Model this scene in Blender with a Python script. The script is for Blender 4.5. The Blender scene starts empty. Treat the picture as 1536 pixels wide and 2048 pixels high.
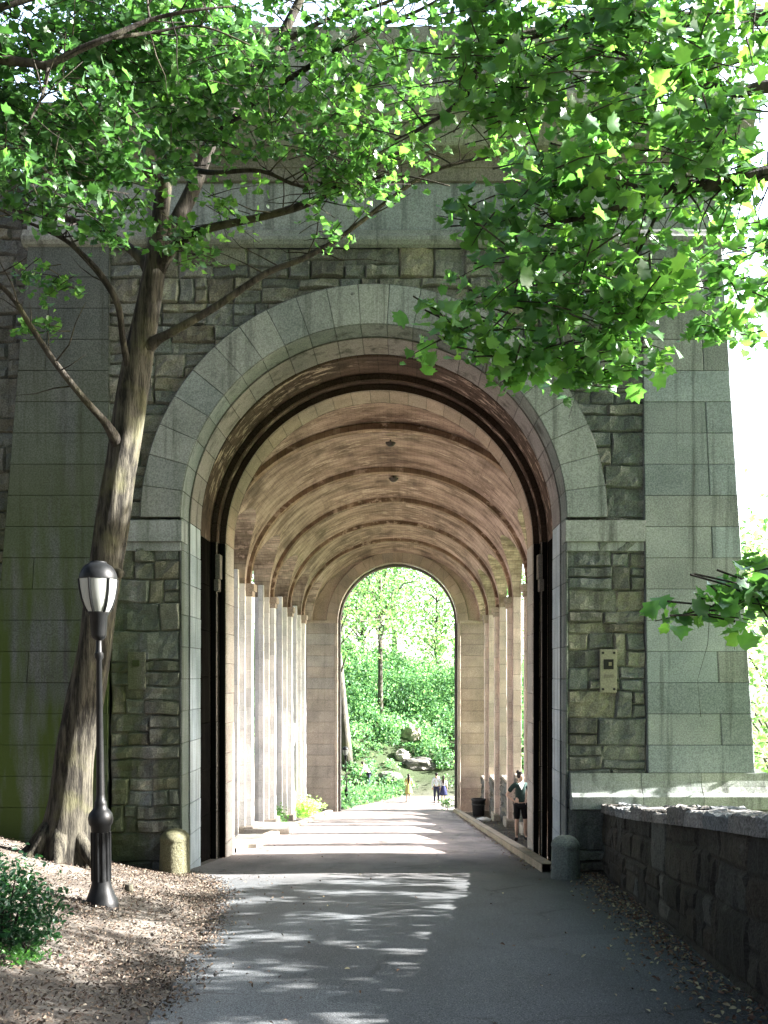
import bpy, bmesh, math, random
import numpy as np
from mathutils import Vector, noise
rnd = random.Random(11)
rng = np.random.default_rng(11)
S = bpy.context.scene
COL = S.collection
F = 1800.0          # focal length of the photo in its own pixels
VX, VY = 815.0, 1350.0   # vanishing point of the arcade axis
EYE = 1.6
SL = 0.11667        # the drive falls away from the viewer

def P(px, py, Y):
    return Vector(((px-VX)*Y/F, Y, EYE-(py-VY)*Y/F))
def lerp_tab(tab, y):
    if y <= tab[0][0]: return tab[0][1]
    for (a, va), (b, vb) in zip(tab, tab[1:]):
        if y <= b: return va+(vb-va)*(y-a)/(b-a)
    return tab[-1][1]
def sstep(a, b, x):
    t = min(1, max(0, (x-a)/(b-a))); return t*t*(3-2*t)

# ------------------------------------------------------------------ terrain
XL = [(-8,-1.3),(5.9,-1.7),(9,-2.05),(12.5,-2.6),(14.3,-3.2),(15.2,-3.75),(16,-3.87),(18.5,-3.75),(45,-3.7),(46.5,-3.4),(49,-2.6),(53,-.9),(56,.6),(60,3)]
XR = [(-8,2.3),(6,2.5),(7.4,2.6),(10,2.85),(15.3,3.33),(15.7,2.7),(16.4,2.3),(45,2.3),(46.2,2.6),(50,3.4),(56,6),(60,9)]
def floor_z(y):
    if y <= 46: return -SL*y
    if y <= 54: return -SL*46-.045*(y-46)
    return -SL*46-.36
def ground_z(x, y):
    z = floor_z(y)
    if y < 18:
        d = max(0, lerp_tab(XL, y)-.1-x)
        r = .24*d*d/(d+.6)
        if d > 4: r = min(r, 1.25+.06*(d-4))
        z += r*(1-sstep(15.6, 17.5, y))
    if y > 15:
        d = max(0, -6.3-x); z += min(.28*d, 6+.05*d)*sstep(15, 20, y)*(1-sstep(48, 60, y))
    drop = 0
    e = 4.4 if y < 47 else 4.4+10*sstep(47, 58, y)
    if y < 15: e = 3.9
    d = max(0, x-e); drop = min(.55*d, 14)
    z -= drop
    if y > 46:
        hl = max(0, y-54.5)*.36*sstep(30, 14, x) if False else max(0, y-54.5)*.36
        hl = min(hl, 6.2+.02*(y-54))
        k = 1-sstep(14, 34, x)
        z += hl*k
        d = max(0, lerp_tab(XL, y)-.3-x)
        z += .22*d*d/(d+1.2)*sstep(46, 49, y) if d < 12 else 2.4*sstep(46, 49, y)
    far = max(0, math.hypot(x, y)-150)
    return z if far <= 0 else z-min(10, far*.05)

def seat(px, py, y0=4., y1=70.):
    """depth at which the pixel's ray meets the ground"""
    y = y0
    while y < y1:
        p = P(px, py, y)
        if p.z <= ground_z(p.x, y): return p
        y += .02
    return P(px, py, y1)

# ------------------------------------------------------------------ mesh helpers
class MB:
    def __init__(s): s.v=[]; s.f=[]; s.c=[]
    def add(s, vs, fs, col):
        o=len(s.v); s.v.extend(vs)
        s.f.extend(tuple(i+o for i in f) for f in fs)
        if isinstance(col, list): s.c.extend(col)
        else: s.c.extend([col]*len(vs))
    def box(s, x0,x1,y0,y1,z0,z1,col,bev=0.0):
        if bev <= 0:
            v=[(x0,y0,z0),(x1,y0,z0),(x1,y1,z0),(x0,y1,z0),(x0,y0,z1),(x1,y0,z1),(x1,y1,z1),(x0,y1,z1)]
            s.add(v,[(3,2,1,0),(4,5,6,7),(0,1,5,4),(1,2,6,5),(2,3,7,6),(3,0,4,7)],col); return
        bm=bmesh.new(); bmesh.ops.create_cube(bm,size=1)
        for q in bm.verts: q.co=Vector(((x0+x1)/2+q.co.x*(x1-x0),(y0+y1)/2+q.co.y*(y1-y0),(z0+z1)/2+q.co.z*(z1-z0)))
        bmesh.ops.bevel(bm,geom=list(bm.edges),offset=bev,segments=2,affect='EDGES',profile=.6)
        bm.verts.index_update()
        s.add([tuple(q.co) for q in bm.verts],[tuple(q.index for q in f.verts) for f in bm.faces],col); bm.free()
    def lathe(s, prof, cx, cy, cz, n=20, col=(1,1,1), lean=(0,0)):
        vs=[]; fs=[]
        for r,z in prof:
            for k in range(n):
                a=2*math.pi*k/n; vs.append((cx+r*math.cos(a)+lean[0]*z,cy+r*math.sin(a)+lean[1]*z,cz+z))
        m=len(prof)
        for i in range(m-1):
            for k in range(n):
                k2=(k+1)%n; fs.append((i*n+k,i*n+k2,(i+1)*n+k2,(i+1)*n+k))
        fs.append(tuple(range(n-1,-1,-1))); fs.append(tuple((m-1)*n+k for k in range(n)))
        s.add(vs,fs,col)
    def tube(s, pts, rad, n=8, col=(1,1,1), rough=0., seed=0, cap=True):
        pts=[Vector(p) for p in pts]; vs=[]; fs=[]
        m=len(pts); up=None
        for i in range(m):
            t=(pts[min(i+1,m-1)]-pts[max(i-1,0)]).normalized()
            if up is None:
                up=Vector((0,1,0)) if abs(t.y)<.9 else Vector((1,0,0))
            up=(up-t*up.dot(t)).normalized(); b=t.cross(up)
            for k in range(n):
                a=2*math.pi*k/n; r=rad[i]
                d=up*math.cos(a)+b*math.sin(a)
                if rough: 
                    q=pts[i]+d*r
                    r*=1+rough*noise.noise(Vector((math.cos(a)*1.7+seed, math.sin(a)*1.7, q.z*.9)))+rough*.6*noise.noise(Vector((math.cos(a)*5+seed,math.sin(a)*5,q.z*.7)))
                vs.append(tuple(pts[i]+d*r))
        for i in range(m-1):
            for k in range(n):
                k2=(k+1)%n; fs.append((i*n+k,i*n+k2,(i+1)*n+k2,(i+1)*n+k))
        if cap: fs.append(tuple(range(n-1,-1,-1))); fs.append(tuple((m-1)*n+k for k in range(n)))
        s.add(vs,fs,col)
    def build(s, name, mat, parent=None, smooth=False):
        me=bpy.data.meshes.new(name); me.from_pydata(s.v,[],s.f)
        a=me.attributes.new('Col','FLOAT_COLOR','POINT')
        c=np.ones((len(s.v),4),dtype=np.float32); c[:,:3]=np.array(s.c,dtype=np.float32).reshape(-1,3)
        a.data.foreach_set('color',c.ravel())
        me.materials.append(mat)
        if smooth: me.polygons.foreach_set('use_smooth',[True]*len(me.polygons))
        me.update()
        o=bpy.data.objects.new(name,me); COL.objects.link(o)
        if parent: adopt(o,parent)
        return o
def adopt(o,parent):
    o.parent=parent
    m=parent.matrix_basis if parent.parent is None else parent.matrix_basis
    if parent.type=='EMPTY': o.location=o.location-parent.location if False else o.location
    if parent.type=='EMPTY':
        o.matrix_parent_inverse.identity()
        o.data.transform(__import__('mathutils').Matrix.Translation(-parent.location)) if o.type=='MESH' else None
        # parts are written in world coordinates; keep them there
def sub(o,parent):
    """a sub-part: both meshes are already expressed about the thing's base"""
    o.parent=parent; return o
def empty(name, loc, label=None, cat=None, group=None):
    o=bpy.data.objects.new(name,None); o.location=loc; o.empty_display_size=.2; COL.objects.link(o)
    if label: o['label']=label; o['category']=cat
    if group: o['group']=group
    return o
def tag(o,label,cat,group=None):
    o['label']=label; o['category']=cat
    if group: o['group']=group
    return o
def struct(o,kind='structure'):
    o['kind']=kind; return o
def smooth_pts(pts, k=4):
    """Catmull-Rom through tuples of any length"""
    out=[]; n=len(pts)
    for i in range(n-1):
        p0=pts[max(i-1,0)];p1=pts[i];p2=pts[i+1];p3=pts[min(i+2,n-1)]
        for j in range(k):
            t=j/k
            out.append(tuple(.5*((2*b)+(-a+c)*t+(2*a-5*b+4*c-d)*t*t+(-a+3*b-3*c+d)*t**3) for a,b,c,d in zip(p0,p1,p2,p3)))
    out.append(tuple(pts[-1])); return out

def jit(c, a, r=rnd):
    k=1+r.uniform(-a,a); h=r.uniform(-a,a)*.25
    return (max(.005,c[0]*k*(1+h)),max(.005,c[1]*k),max(.005,c[2]*k*(1-h)))

def stone(mb, mapf, u0,u1,v0,v1, nu,nv, relief,rough,joint,col,bu,bv,mortar=None,freq=4.,tiltamp=0.):
    bu=min(bu,(u1-u0)*.3); bv=min(bv,(v1-v0)*.3)
    us=[u0]+[u0+bu+(u1-u0-2*bu)*i/nu for i in range(nu+1)]+[u1]
    vs=[v0]+[v0+bv+(v1-v0-2*bv)*i/nv for i in range(nv+1)]+[v1]
    sd=rnd.uniform(0,100); tu=rnd.uniform(-tiltamp,tiltamp); tv=rnd.uniform(-tiltamp,tiltamp)
    V=[];C=[];mort=mortar or tuple(k*.45 for k in col)
    for i,u in enumerate(us):
        for j,v in enumerate(vs):
            edge = i==0 or j==0 or i==len(us)-1 or j==len(vs)-1
            if edge: d=-joint; c=mort
            else:
                x=mapf(u,v,0); q=Vector((x[0]*freq+sd,x[1]*freq,x[2]*freq))
                d=relief+(rough*(noise.noise(q)+.5*noise.noise(q*2.3)) if rough else 0)
                d+=tu*((u-u0)/(u1-u0)-.5)+tv*((v-v0)/(v1-v0)-.5)
                c=col
            V.append(tuple(mapf(u,v,d))); C.append(c)
    n=len(vs); Fc=[]
    for i in range(len(us)-1):
        for j in range(n-1):
            Fc.append((i*n+j,(i+1)*n+j,(i+1)*n+j+1,i*n+j+1))
    mb.add(V,Fc,C)

def rubble_rects(u0,u1,v0,v1,h=(.34,.58),w=(.45,.98)):
    out=[]; v=v0
    while v<v1-1e-4:
        hh=rnd.uniform(*h)
        if v1-v-hh<.22: hh=v1-v
        u=u0
        while u<u1-1e-4:
            ww=rnd.uniform(*w)
            if u1-u-ww<.3: ww=u1-u
            r=rnd.random()
            if r<.3: out.append((u,u+ww,v,v+hh))
            elif r<.7:
                t=v+hh*rnd.uniform(.35,.65); out+=[(u,u+ww,v,t),(u,u+ww,t,v+hh)]
            elif r<.88:
                t=v+hh*rnd.uniform(.4,.6); m=u+ww*rnd.uniform(.35,.65)
                if rnd.random()<.5: out+=[(u,m,v,t),(m,u+ww,v,t),(u,u+ww,t,v+hh)]
                else: out+=[(u,u+ww,v,t),(u,m,t,v+hh),(m,u+ww,t,v+hh)]
            else:
                t=v+hh*rnd.uniform(.4,.6); m=u+ww*rnd.uniform(.35,.6)
                out+=[(u,m,v,v+hh),(m,u+ww,v,t),(m,u+ww,t,v+hh)]
            u+=ww
        v+=hh
    return out
RUB=[(.20,.195,.18),(.165,.17,.165),(.225,.22,.20),(.145,.145,.14),(.245,.23,.19),(.20,.195,.185),(.175,.16,.14),(.21,.215,.21)]
def rubble(mb, mapf, u0,u1,v0,v1, clip=None, h=(.34,.58), w=(.45,.98), dark=.86, rough=.07,relief=(.02,.07)):
    base=mapf
    def mapf(u,v,d):
        q=Vector((u*1.9,v*1.9,9)); return base(u+.035*noise.noise(q),v+.035*noise.noise(q+Vector((31,0,0))),d)
    for a,b,c,d in rubble_rects(u0,u1,v0,v1,h,w):
        if clip and not clip(a,b,c,d): continue
        col=jit(tuple(k*dark for k in rnd.choice(RUB)),.16)
        stone(mb,mapf,a,b,c,d,max(2,int((b-a)/.09)),max(2,int((d-c)/.09)),rnd.uniform(*relief),rough,.006,col,.035,.03,mortar=tuple(q*.86 for q in col),freq=4.5,tiltamp=.02)
def ashlar(mb,mapf,u0,u1,v0,v1,course,wr,col,jitter=.09,joint=.012,bev=.008,rough=.003,off=.5,nu=2,nv=2,relief=.0):
    n=max(1,round((v1-v0)/course)); k=(v1-v0)/n
    for i in range(n):
        us=[u0]
        if wr and (u1-u0)>wr[0]*1.3:
            u=u0+(rnd.uniform(*wr) if i%2 else rnd.uniform(*wr)*off)
            while u<u1-wr[0]*.45: us.append(u); u+=rnd.uniform(*wr)
        us.append(u1)
        for a,b in zip(us,us[1:]):
            stone(mb,mapf,a,b,v0+i*k,v0+(i+1)*k,nu,nv,relief+rnd.uniform(-.003,.003),rough,joint,jit(col,jitter),bev,bev)

# ------------------------------------------------------------------ materials
def new_mat(name):
    m=bpy.data.materials.new(name); m.use_nodes=True; nt=m.node_tree
    for n in list(nt.nodes): nt.nodes.remove(n)
    out=nt.nodes.new('ShaderNodeOutputMaterial')
    return m,nt,out
def nd(nt,t,ins=None,**kw):
    n=nt.nodes.new(t)
    for k,v in kw.items(): setattr(n,k,v)
    for k,v in (ins or {}).items():
        if hasattr(v,'is_output'): nt.links.new(v,n.inputs[k])
        else: n.inputs[k].default_value=v
    return n
def pos(nt,scale):
    g=nd(nt,'ShaderNodeNewGeometry'); m=nd(nt,'ShaderNodeMapping',{'Vector':g.outputs['Position'],'Scale':scale}); return m.outputs[0]
def noi(nt,vec,sc,det=4,rough=.6):
    return nd(nt,'ShaderNodeTexNoise',{'Vector':vec,'Scale':sc,'Detail':det,'Roughness':rough}).outputs['Fac']
def ramp(nt,fac,a,b,va=0.,vb=1.):
    return nd(nt,'ShaderNodeMapRange',{0:fac,1:a,2:b,3:va,4:vb}).outputs[0]
def mix(nt,fac,a,b,mode='MIX'):
    n=nd(nt,'ShaderNodeMix',data_type='RGBA',blend_type=mode)
    for i,v in ((0,fac),(6,a),(7,b)):
        if hasattr(v,'is_output'): nt.links.new(v,n.inputs[i])
        else: n.inputs[i].default_value=v if i==0 else (*v,1)
    return n.outputs[2]
def math_(nt,op,a,b=0.):
    n=nd(nt,'ShaderNodeMath',operation=op)
    for i,v in ((0,a),(1,b)):
        if hasattr(v,'is_output'): nt.links.new(v,n.inputs[i])
        else: n.inputs[i].default_value=v
    return n.outputs[0]
def finish(nt,out,col,rough=.9,bump=None,bstr=.3,bdist=.01,spec=.2):
    p=nd(nt,'ShaderNodeBsdfPrincipled',{'Roughness':rough,'Specular IOR Level':spec})
    nt.links.new(col,p.inputs['Base Color'])
    if bump is not None:
        b=nd(nt,'ShaderNodeBump',{'Height':bump,'Strength':bstr,'Distance':bdist}); nt.links.new(b.outputs[0],p.inputs['Normal'])
    nt.links.new(p.outputs[0],out.inputs[0]); return p
def attr(nt): return nd(nt,'ShaderNodeAttribute',attribute_name='Col').outputs['Color']

def mat_stone(name, speck=.5, streak=.35, moss=0., bump=.35, lichen=0., low_dirt=0., tint=(1,1,1), spec=.2, bd=.02):
    m,nt,out=new_mat(name); c=attr(nt)
    g=nd(nt,'ShaderNodeNewGeometry'); sep=nd(nt,'ShaderNodeSeparateXYZ',{0:g.outputs['Position']})
    big=noi(nt,pos(nt,(1,1,1)),.8,5); c=mix(nt,1.,c,nd(nt,'ShaderNodeCombineXYZ',{0:ramp(nt,big,.3,.7,.72,1.25),1:ramp(nt,big,.3,.7,.74,1.23),2:ramp(nt,big,.3,.7,.74,1.2)}).outputs[0],'MULTIPLY')
    f=noi(nt,pos(nt,(1,1,1)),42,3,.7); c=mix(nt,speck,c,mix(nt,ramp(nt,f,.38,.62),(.0,.0,.0),(1,1,1)),'SOFT_LIGHT')
    st=noi(nt,pos(nt,(2.6,2.6,.12)),1.6,5,.65); c=mix(nt,ramp(nt,st,.52,.72,0,streak),c,(.035,.033,.026))
    if lichen: c=mix(nt,ramp(nt,noi(nt,pos(nt,(1,1,1)),2.3,6,.7),.6,.7,0,lichen),c,(.42,.41,.36))
    if moss:
        ms=noi(nt,pos(nt,(1.5,1.5,.22)),1.3,4,.6)
        mx=ramp(nt,sep.outputs[0],-3.0,-5.2); mz=ramp(nt,sep.outputs[2],7.5,2.0)
        k=math_(nt,'MULTIPLY',math_(nt,'MULTIPLY',ramp(nt,ms,.36,.54,0,moss),mx),mz)
        c=mix(nt,k,c,(.045,.066,.010))
        mu=noi(nt,pos(nt,(1,1,1)),1.1,5,.6)
        k2=math_(nt,'MULTIPLY',ramp(nt,mu,.5,.68,0,.5),ramp(nt,sep.outputs[2],9.5,10.4))
        c=mix(nt,k2,c,(.10,.11,.035))
    if low_dirt:
        c=mix(nt,math_(nt,'MULTIPLY',ramp(nt,sep.outputs[2],-.2,-2.0,0,low_dirt),ramp(nt,big,.3,.6,.4,1)),c,(.07,.055,.04))
    b=math_(nt,'ADD',math_(nt,'MULTIPLY',f,.6),noi(nt,pos(nt,(1,1,1)),9,5,.65))
    c=mix(nt,1.,c,tint,'MULTIPLY'); finish(nt,out,c,.92,b,bump,bd,spec); return m
M={}
M['stone']=mat_stone('granite_ashlar',.36,.8,.95,.25,.0,.2,tint=(.78,.845,.915))
M['rubble']=mat_stone('rubble_stone',.4,.55,.85,.8,.10,.35,tint=(.80,.85,.86),bd=.035)
M['pale']=mat_stone('pale_cut_stone',.4,.25,0,.25)
M['bay_dark']=mat_stone('near_black_stone',.4,.4,0,.25,spec=0.)
def mat_vault():
    m,nt,out=new_mat('brown_vault_tile'); c=attr(nt)
    v=pos(nt,(.55,1.6,.9)); n1=noi(nt,v,1.3,7,.68); n2=noi(nt,pos(nt,(.8,3.2,1.2)),2.6,6,.7); n3=noi(nt,pos(nt,(1,1,1)),.45,3)
    c=mix(nt,1.,c,nd(nt,'ShaderNodeCombineXYZ',{0:ramp(nt,n1,.36,.64,.45,1.45),1:ramp(nt,n1,.36,.64,.41,1.5),2:ramp(nt,n1,.36,.64,.38,1.5)}).outputs[0],'MULTIPLY')
    pe=math_(nt,'MULTIPLY',ramp(nt,n2,.53,.60),ramp(nt,n3,.42,.54)); c=mix(nt,math_(nt,'MULTIPLY',pe,.9),c,(.58,.44,.36))
    dk=noi(nt,pos(nt,(1.2,.5,.4)),1.1,4); c=mix(nt,ramp(nt,dk,.5,.66,0,.6),c,(.07,.045,.035))
    # tile courses running along the vault
    br=nd(nt,'ShaderNodeTexBrick',{'Vector':pos(nt,(1,1,1)),'Color1':(1,1,1,1),'Color2':(.86,.86,.86,1),'Mortar':(.42,.42,.42,1),'Scale':2.6,'Mortar Size':.018,'Bias':0.})
    c=mix(nt,.6,c,br.outputs['Color'],'MULTIPLY')
    finish(nt,out,c,.85,math_(nt,'ADD',n1,math_(nt,'MULTIPLY',n2,.5)),.4,.03); return m
M['vault']=mat_vault()
def mat_asphalt():
    m,nt,out=new_mat('worn_asphalt')
    g=nd(nt,'ShaderNodeNewGeometry'); sep=nd(nt,'ShaderNodeSeparateXYZ',{0:g.outputs['Position']})
    inside=ramp(nt,sep.outputs[1],14.,19.)
    base=mix(nt,inside,(.080,.087,.092),(.29,.245,.23))
    big=noi(nt,pos(nt,(1,.5,1)),.9,6,.62); f=noi(nt,pos(nt,(1,1,1)),95,2,.8)
    c=mix(nt,ramp(nt,big,.38,.64,0,.6),base,(.055,.055,.055))
    c=mix(nt,.9,c,mix(nt,ramp(nt,f,.34,.66),(0,0,0),(1,1,1)),'SOFT_LIGHT')
    wv=noi(nt,pos(nt,(1,1,1)),1.4,4); wm=nd(nt,'ShaderNodeMapping',{'Vector':pos(nt,(1,1,1))}); wa=nd(nt,'ShaderNodeVectorMath',{0:wm.outputs[0],1:nd(nt,'ShaderNodeCombineXYZ',{0:wv,1:wv,2:0.}).outputs[0]},operation='ADD')
    ck=nd(nt,'ShaderNodeTexVoronoi',{'Vector':wa.outputs[0],'Scale':.42},feature='DISTANCE_TO_EDGE'); c=mix(nt,math_(nt,'MULTIPLY',ramp(nt,ck.outputs['Distance'],.012,.004,0,.75),ramp(nt,noi(nt,pos(nt,(1,1,1)),.5,2),.45,.6)),c,(.03,.03,.03))
    pt=nd(nt,'ShaderNodeTexVoronoi',{'Vector':wa.outputs[0],'Scale':.28}); pv=nd(nt,'ShaderNodeRGBToBW',{0:pt.outputs['Color']}).outputs[0]; c=mix(nt,.3,c,nd(nt,'ShaderNodeCombineXYZ',{0:pv,1:pv,2:pv}).outputs[0],'SOFT_LIGHT')
    sp=nd(nt,'ShaderNodeTexVoronoi',{'Vector':pos(nt,(1,1,1)),'Scale':26.}); c=mix(nt,ramp(nt,sp.outputs['Distance'],.14,.08,0,.75),c,(.30,.28,.25))
    finish(nt,out,c,.88,f,.5,.006); return m
M['asphalt']=mat_asphalt()
def mat_ground():
    m,nt,out=new_mat('bare_earth_ground')
    a=noi(nt,pos(nt,(1,1,1)),1.1,6,.65); b=noi(nt,pos(nt,(1,1,1)),14,5,.7); c=mix(nt,ramp(nt,a,.35,.65),(.055,.047,.04),(.15,.138,.122))
    c=mix(nt,ramp(nt,b,.45,.7,0,.7),c,(.07,.05,.035))
    g=nd(nt,'ShaderNodeNewGeometry'); sep=nd(nt,'ShaderNodeSeparateXYZ',{0:g.outputs['Position']})
    far=ramp(nt,sep.outputs[1],52.,57.,0,.9); c=mix(nt,far,c,(.035,.055,.022))
    right=ramp(nt,sep.outputs[0],5.,9.,0,.8); c=mix(nt,right,c,(.07,.11,.035))
    finish(nt,out,c,.95,b,.8,.04); return m
M['ground']=mat_ground()
def mat_bark(name,c1,c2,moss=0.):
    m,nt,out=new_mat(name)
    a=noi(nt,pos(nt,(1,1,.13)),11,6,.7); b=noi(nt,pos(nt,(1,1,1)),2,3); c=mix(nt,ramp(nt,a,.42,.6),c1,c2)
    c=mix(nt,ramp(nt,b,.5,.7,0,.4+moss),c,(.10,.10,.045))
    finish(nt,out,c,.9,a,1.,.05); return m
M['bark']=mat_bark('maple_bark',(.009,.008,.006),(.060,.055,.042))
M['twig']=mat_bark('twig_bark',(.012,.010,.008),(.045,.04,.033))
M['greybark']=mat_bark('grey_bark',(.05,.047,.042),(.13,.12,.105))
def mat_leaf(name,trans=.5,gloss=.06):
    m,nt,out=new_mat(name); c=attr(nt)
    v=noi(nt,pos(nt,(1,1,1)),17,2); c=mix(nt,.5,c,mix(nt,v,(.2,.2,.2),(.8,.8,.8)),'SOFT_LIGHT')
    d=nd(nt,'ShaderNodeBsdfDiffuse',{'Color':c}); 
    tc=mix(nt,1.,c,(1.6,1.7,1.0),'MULTIPLY')
    t=nd(nt,'ShaderNodeBsdfTranslucent',{'Color':tc})
    s=nd(nt,'ShaderNodeMixShader',{0:trans,1:d.outputs[0],2:t.outputs[0]})
    g=nd(nt,'ShaderNodeBsdfGlossy',{'Color':(.8,.9,.85,1),'Roughness':.38})
    lw=nd(nt,'ShaderNodeLayerWeight',{0:.35})
    s2=nd(nt,'ShaderNodeMixShader',{0:math_(nt,'MULTIPLY',lw.outputs['Facing'],gloss*3),1:s.outputs[0],2:g.outputs[0]})
    nt.links.new(s2.outputs[0],out.inputs[0]); return m
M['leaf']=mat_leaf('maple_leaf',.55)
M['farleaf']=mat_leaf('distant_leaf',.45,.02)
def mat_attr(name,rough=.9,trans=0.,nz=.3,scale=30,spec=.2,metal=0.):
    m,nt,out=new_mat(name); c=attr(nt); n=noi(nt,pos(nt,(1,1,1)),scale,4); c=mix(nt,nz,c,mix(nt,ramp(nt,n,.3,.7),(0,0,0),(1,1,1)),'SOFT_LIGHT')
    p=finish(nt,out,c,rough,n,.2,.005,spec); p.inputs['Metallic'].default_value=metal; return m
M['dry']=mat_attr('dry_leaf',.8)
M['cloth']=mat_attr('cloth',.9,scale=60)
M['skin']=mat_attr('skin',.55,nz=.15)
M['hair']=mat_attr('hair',.5,nz=.3)
M['iron']=mat_attr('black_painted_iron',.45,nz=.4,scale=14,spec=.18)
M['rock']=mat_stone('rock_face',.5,.3,0,.8)
M['plain']=mat_attr('painted_surface',.6)
def mat_globe(white):
    m,nt,out=new_mat('frosted_glass')
    n=noi(nt,pos(nt,(1,1,.3)),6,3); c=mix(nt,n,(.25,.265,.25),(.36,.375,.355))
    p=finish(nt,out,c,.22,spec=.5); p.inputs['Transmission Weight'].default_value=.0
    d=nd(nt,'ShaderNodeBsdfTranslucent',{'Color':c}); s=nd(nt,'ShaderNodeMixShader',{0:.3,1:p.outputs[0],2:d.outputs[0]}); nt.links.new(s.outputs[0],out.inputs[0]); return m
M['globe']=mat_globe(1)

# ------------------------------------------------------------------ ground and drive
def axis(*segs):
    out=[]
    for a,b,st in segs:
        n=max(1,round((b-a)/st)); out+=[a+(b-a)*i/n for i in range(n)]
    out.append(segs[-1][1]); return out
gx=axis((-300,-60,30),(-60,-14,4),(-14,-8,.5),(-8,6,.2),(6,16,1),(16,60,4),(60,300,30))
gy=axis((-200,-20,20),(-20,3,1.5),(3,18,.2),(18,64,.75),(64,120,4),(120,600,40))
mb=MB(); V=[]; Fc=[]
for y in gy:
    for x in gx:
        z=ground_z(x,y)
        inpath = lerp_tab(XL,y)-.2 < x < lerp_tab(XR,y)+.1 and y<58
        if not inpath and -14<x<16 and y<64:
            z+=.05*noise.noise(Vector((x*1.1,y*1.1,0)))*min(1,max(0,lerp_tab(XL,y)-x)*.6+ (1 if x>0 else 0)*.3)-(.02 if x>0 else 0)
        if y>56: z+=1.2*noise.noise(Vector((x*.16,y*.16,3)))*sstep(56,66,y)
        V.append((x,y,z))
n=len(gx)
for j in range(len(gy)-1):
    for i in range(n-1): Fc.append((j*n+i,j*n+i+1,(j+1)*n+i+1,(j+1)*n+i))
mb.add(V,Fc,(1,1,1)); struct(mb.build('ground',M['ground'],smooth=True))

mb=MB(); V=[]; Fc=[]; py=axis((-6,3,.75),(3,18,.15),(18,58,.5)); K=24
for y in py:
    a=lerp_tab(XL,y)+(.12*noise.noise(Vector((y*1.3,0,0)))+.07*noise.noise(Vector((y*4.1,5,0))))*(1 if y<15 or y>46 else .2); b=lerp_tab(XR,y)
    for k in range(K+1):
        x=a+(b-a)*k/K; z=floor_z(y)
        V.append((x,y,z+.014+.012*noise.noise(Vector((x*.7,y*.5,1)))+ .012*math.sin(math.pi*k/K)))
for j in range(len(py)-1):
    for i in range(K): Fc.append((j*(K+1)+i,j*(K+1)+i+1,(j+1)*(K+1)+i+1,(j+1)*(K+1)+i))
mb.add(V,Fc,(1,1,1)); struct(mb.build('path',M['asphalt'],smooth=True))

# kerbs inside the arcade
KC=(.36,.30,.23)
for side,(xa,xb) in (('r',(2.3,2.52)),('l',(-3.98,-3.72))):
    mb=MB(); y=15.4 if side=='r' else 19.6
    while y<45:
        L=min(rnd.uniform(1.6,2.4),45.05-y); z0=floor_z(y)
        def mf(u,v,d,xa=xa,xb=xb,side=side):
            w=(xb-xa); h=.17
            if side=='r': prof=[(xa,-.1),(xa,h),(xb,h),(xb,-.1)]
            else: prof=[(xb,-.1),(xb,h*.7),(xa,h*.7),(xa,-.1)]
            t=v*3; i=min(2,int(t)); f=t-i; p,q=prof[i],prof[i+1]
            nx=[(-1,0),(0,1),(1,0)][i]; sg=1 if side=='r' else -1
            return (p[0]+(q[0]-p[0])*f+nx[0]*d*sg, u, floor_z(u)+p[1]+(q[1]-p[1])*f+nx[1]*d)
        for v0,v1 in ((0,1/3),(1/3,2/3),(2/3,1)):
            stone(mb,mf,y,y+L-.01,v0,v1,4,1,0,.008,.006,jit(KC,.1),.012,.03)
        y+=L
    struct(mb.build('kerb',M['pale']))

# ------------------------------------------------------------------ the arcade
YF=15.5
def FX(px): return (px-VX)/F*YF
def FZ(py): return EYE+(VY-py)/F*YF
XC=-.577; ZS=4.30
arc=empty('stone_arcade',(XC,YF,floor_z(YF)),'tall grey stone arcade with a round arch opening onto a long brown vaulted passage','arcade')
GR=(.26,.265,.26); WARM=(.34,.28,.255)

# front rubble field
mb=MB(); fm=lambda u,v,d:(u,YF-d,v)
ztop=FZ(497); xl=FX(222); xr=FX(1280)
rubble(mb,fm,xl,XC-3.33,-2.6,ZS,clip=None)
rubble(mb,fm,XC+3.33,xr+.09,-.55,ZS)
def ring_map(u,v,d):
    dx=u-XC; dz=v-ZS; r=math.hypot(dx,dz)
    if r<3.7 and r>1e-6: k=3.7/r; return (XC+dx*k,YF+.02,ZS+max(0,dz)*k)
    return (u,YF-d,v)
def keep(a,b,c,d): return any(math.hypot(x-XC,z-ZS)>3.8 for x in (a,b) for z in (c,d))
rubble(mb,ring_map,xl-.05,xr+.1,ZS,ztop,clip=keep)
mb.build('rubble_wall',M['rubble'],arc)

# projecting rubble foot on the right, below the plinth
mb=MB(); rubble(mb,lambda u,v,d:(u,YF-.17-d,v),XC+3.42,6.2,-2.7,FZ(1615),rough=.05,relief=(.02,.09),dark=.85)
rubble(mb,lambda u,v,d:(XC+3.42-d,YF+.3-u,v),0,.47,-2.7,FZ(1615),dark=.85)
mb.build('rubble_foot',M['rubble'],arc)

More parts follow.
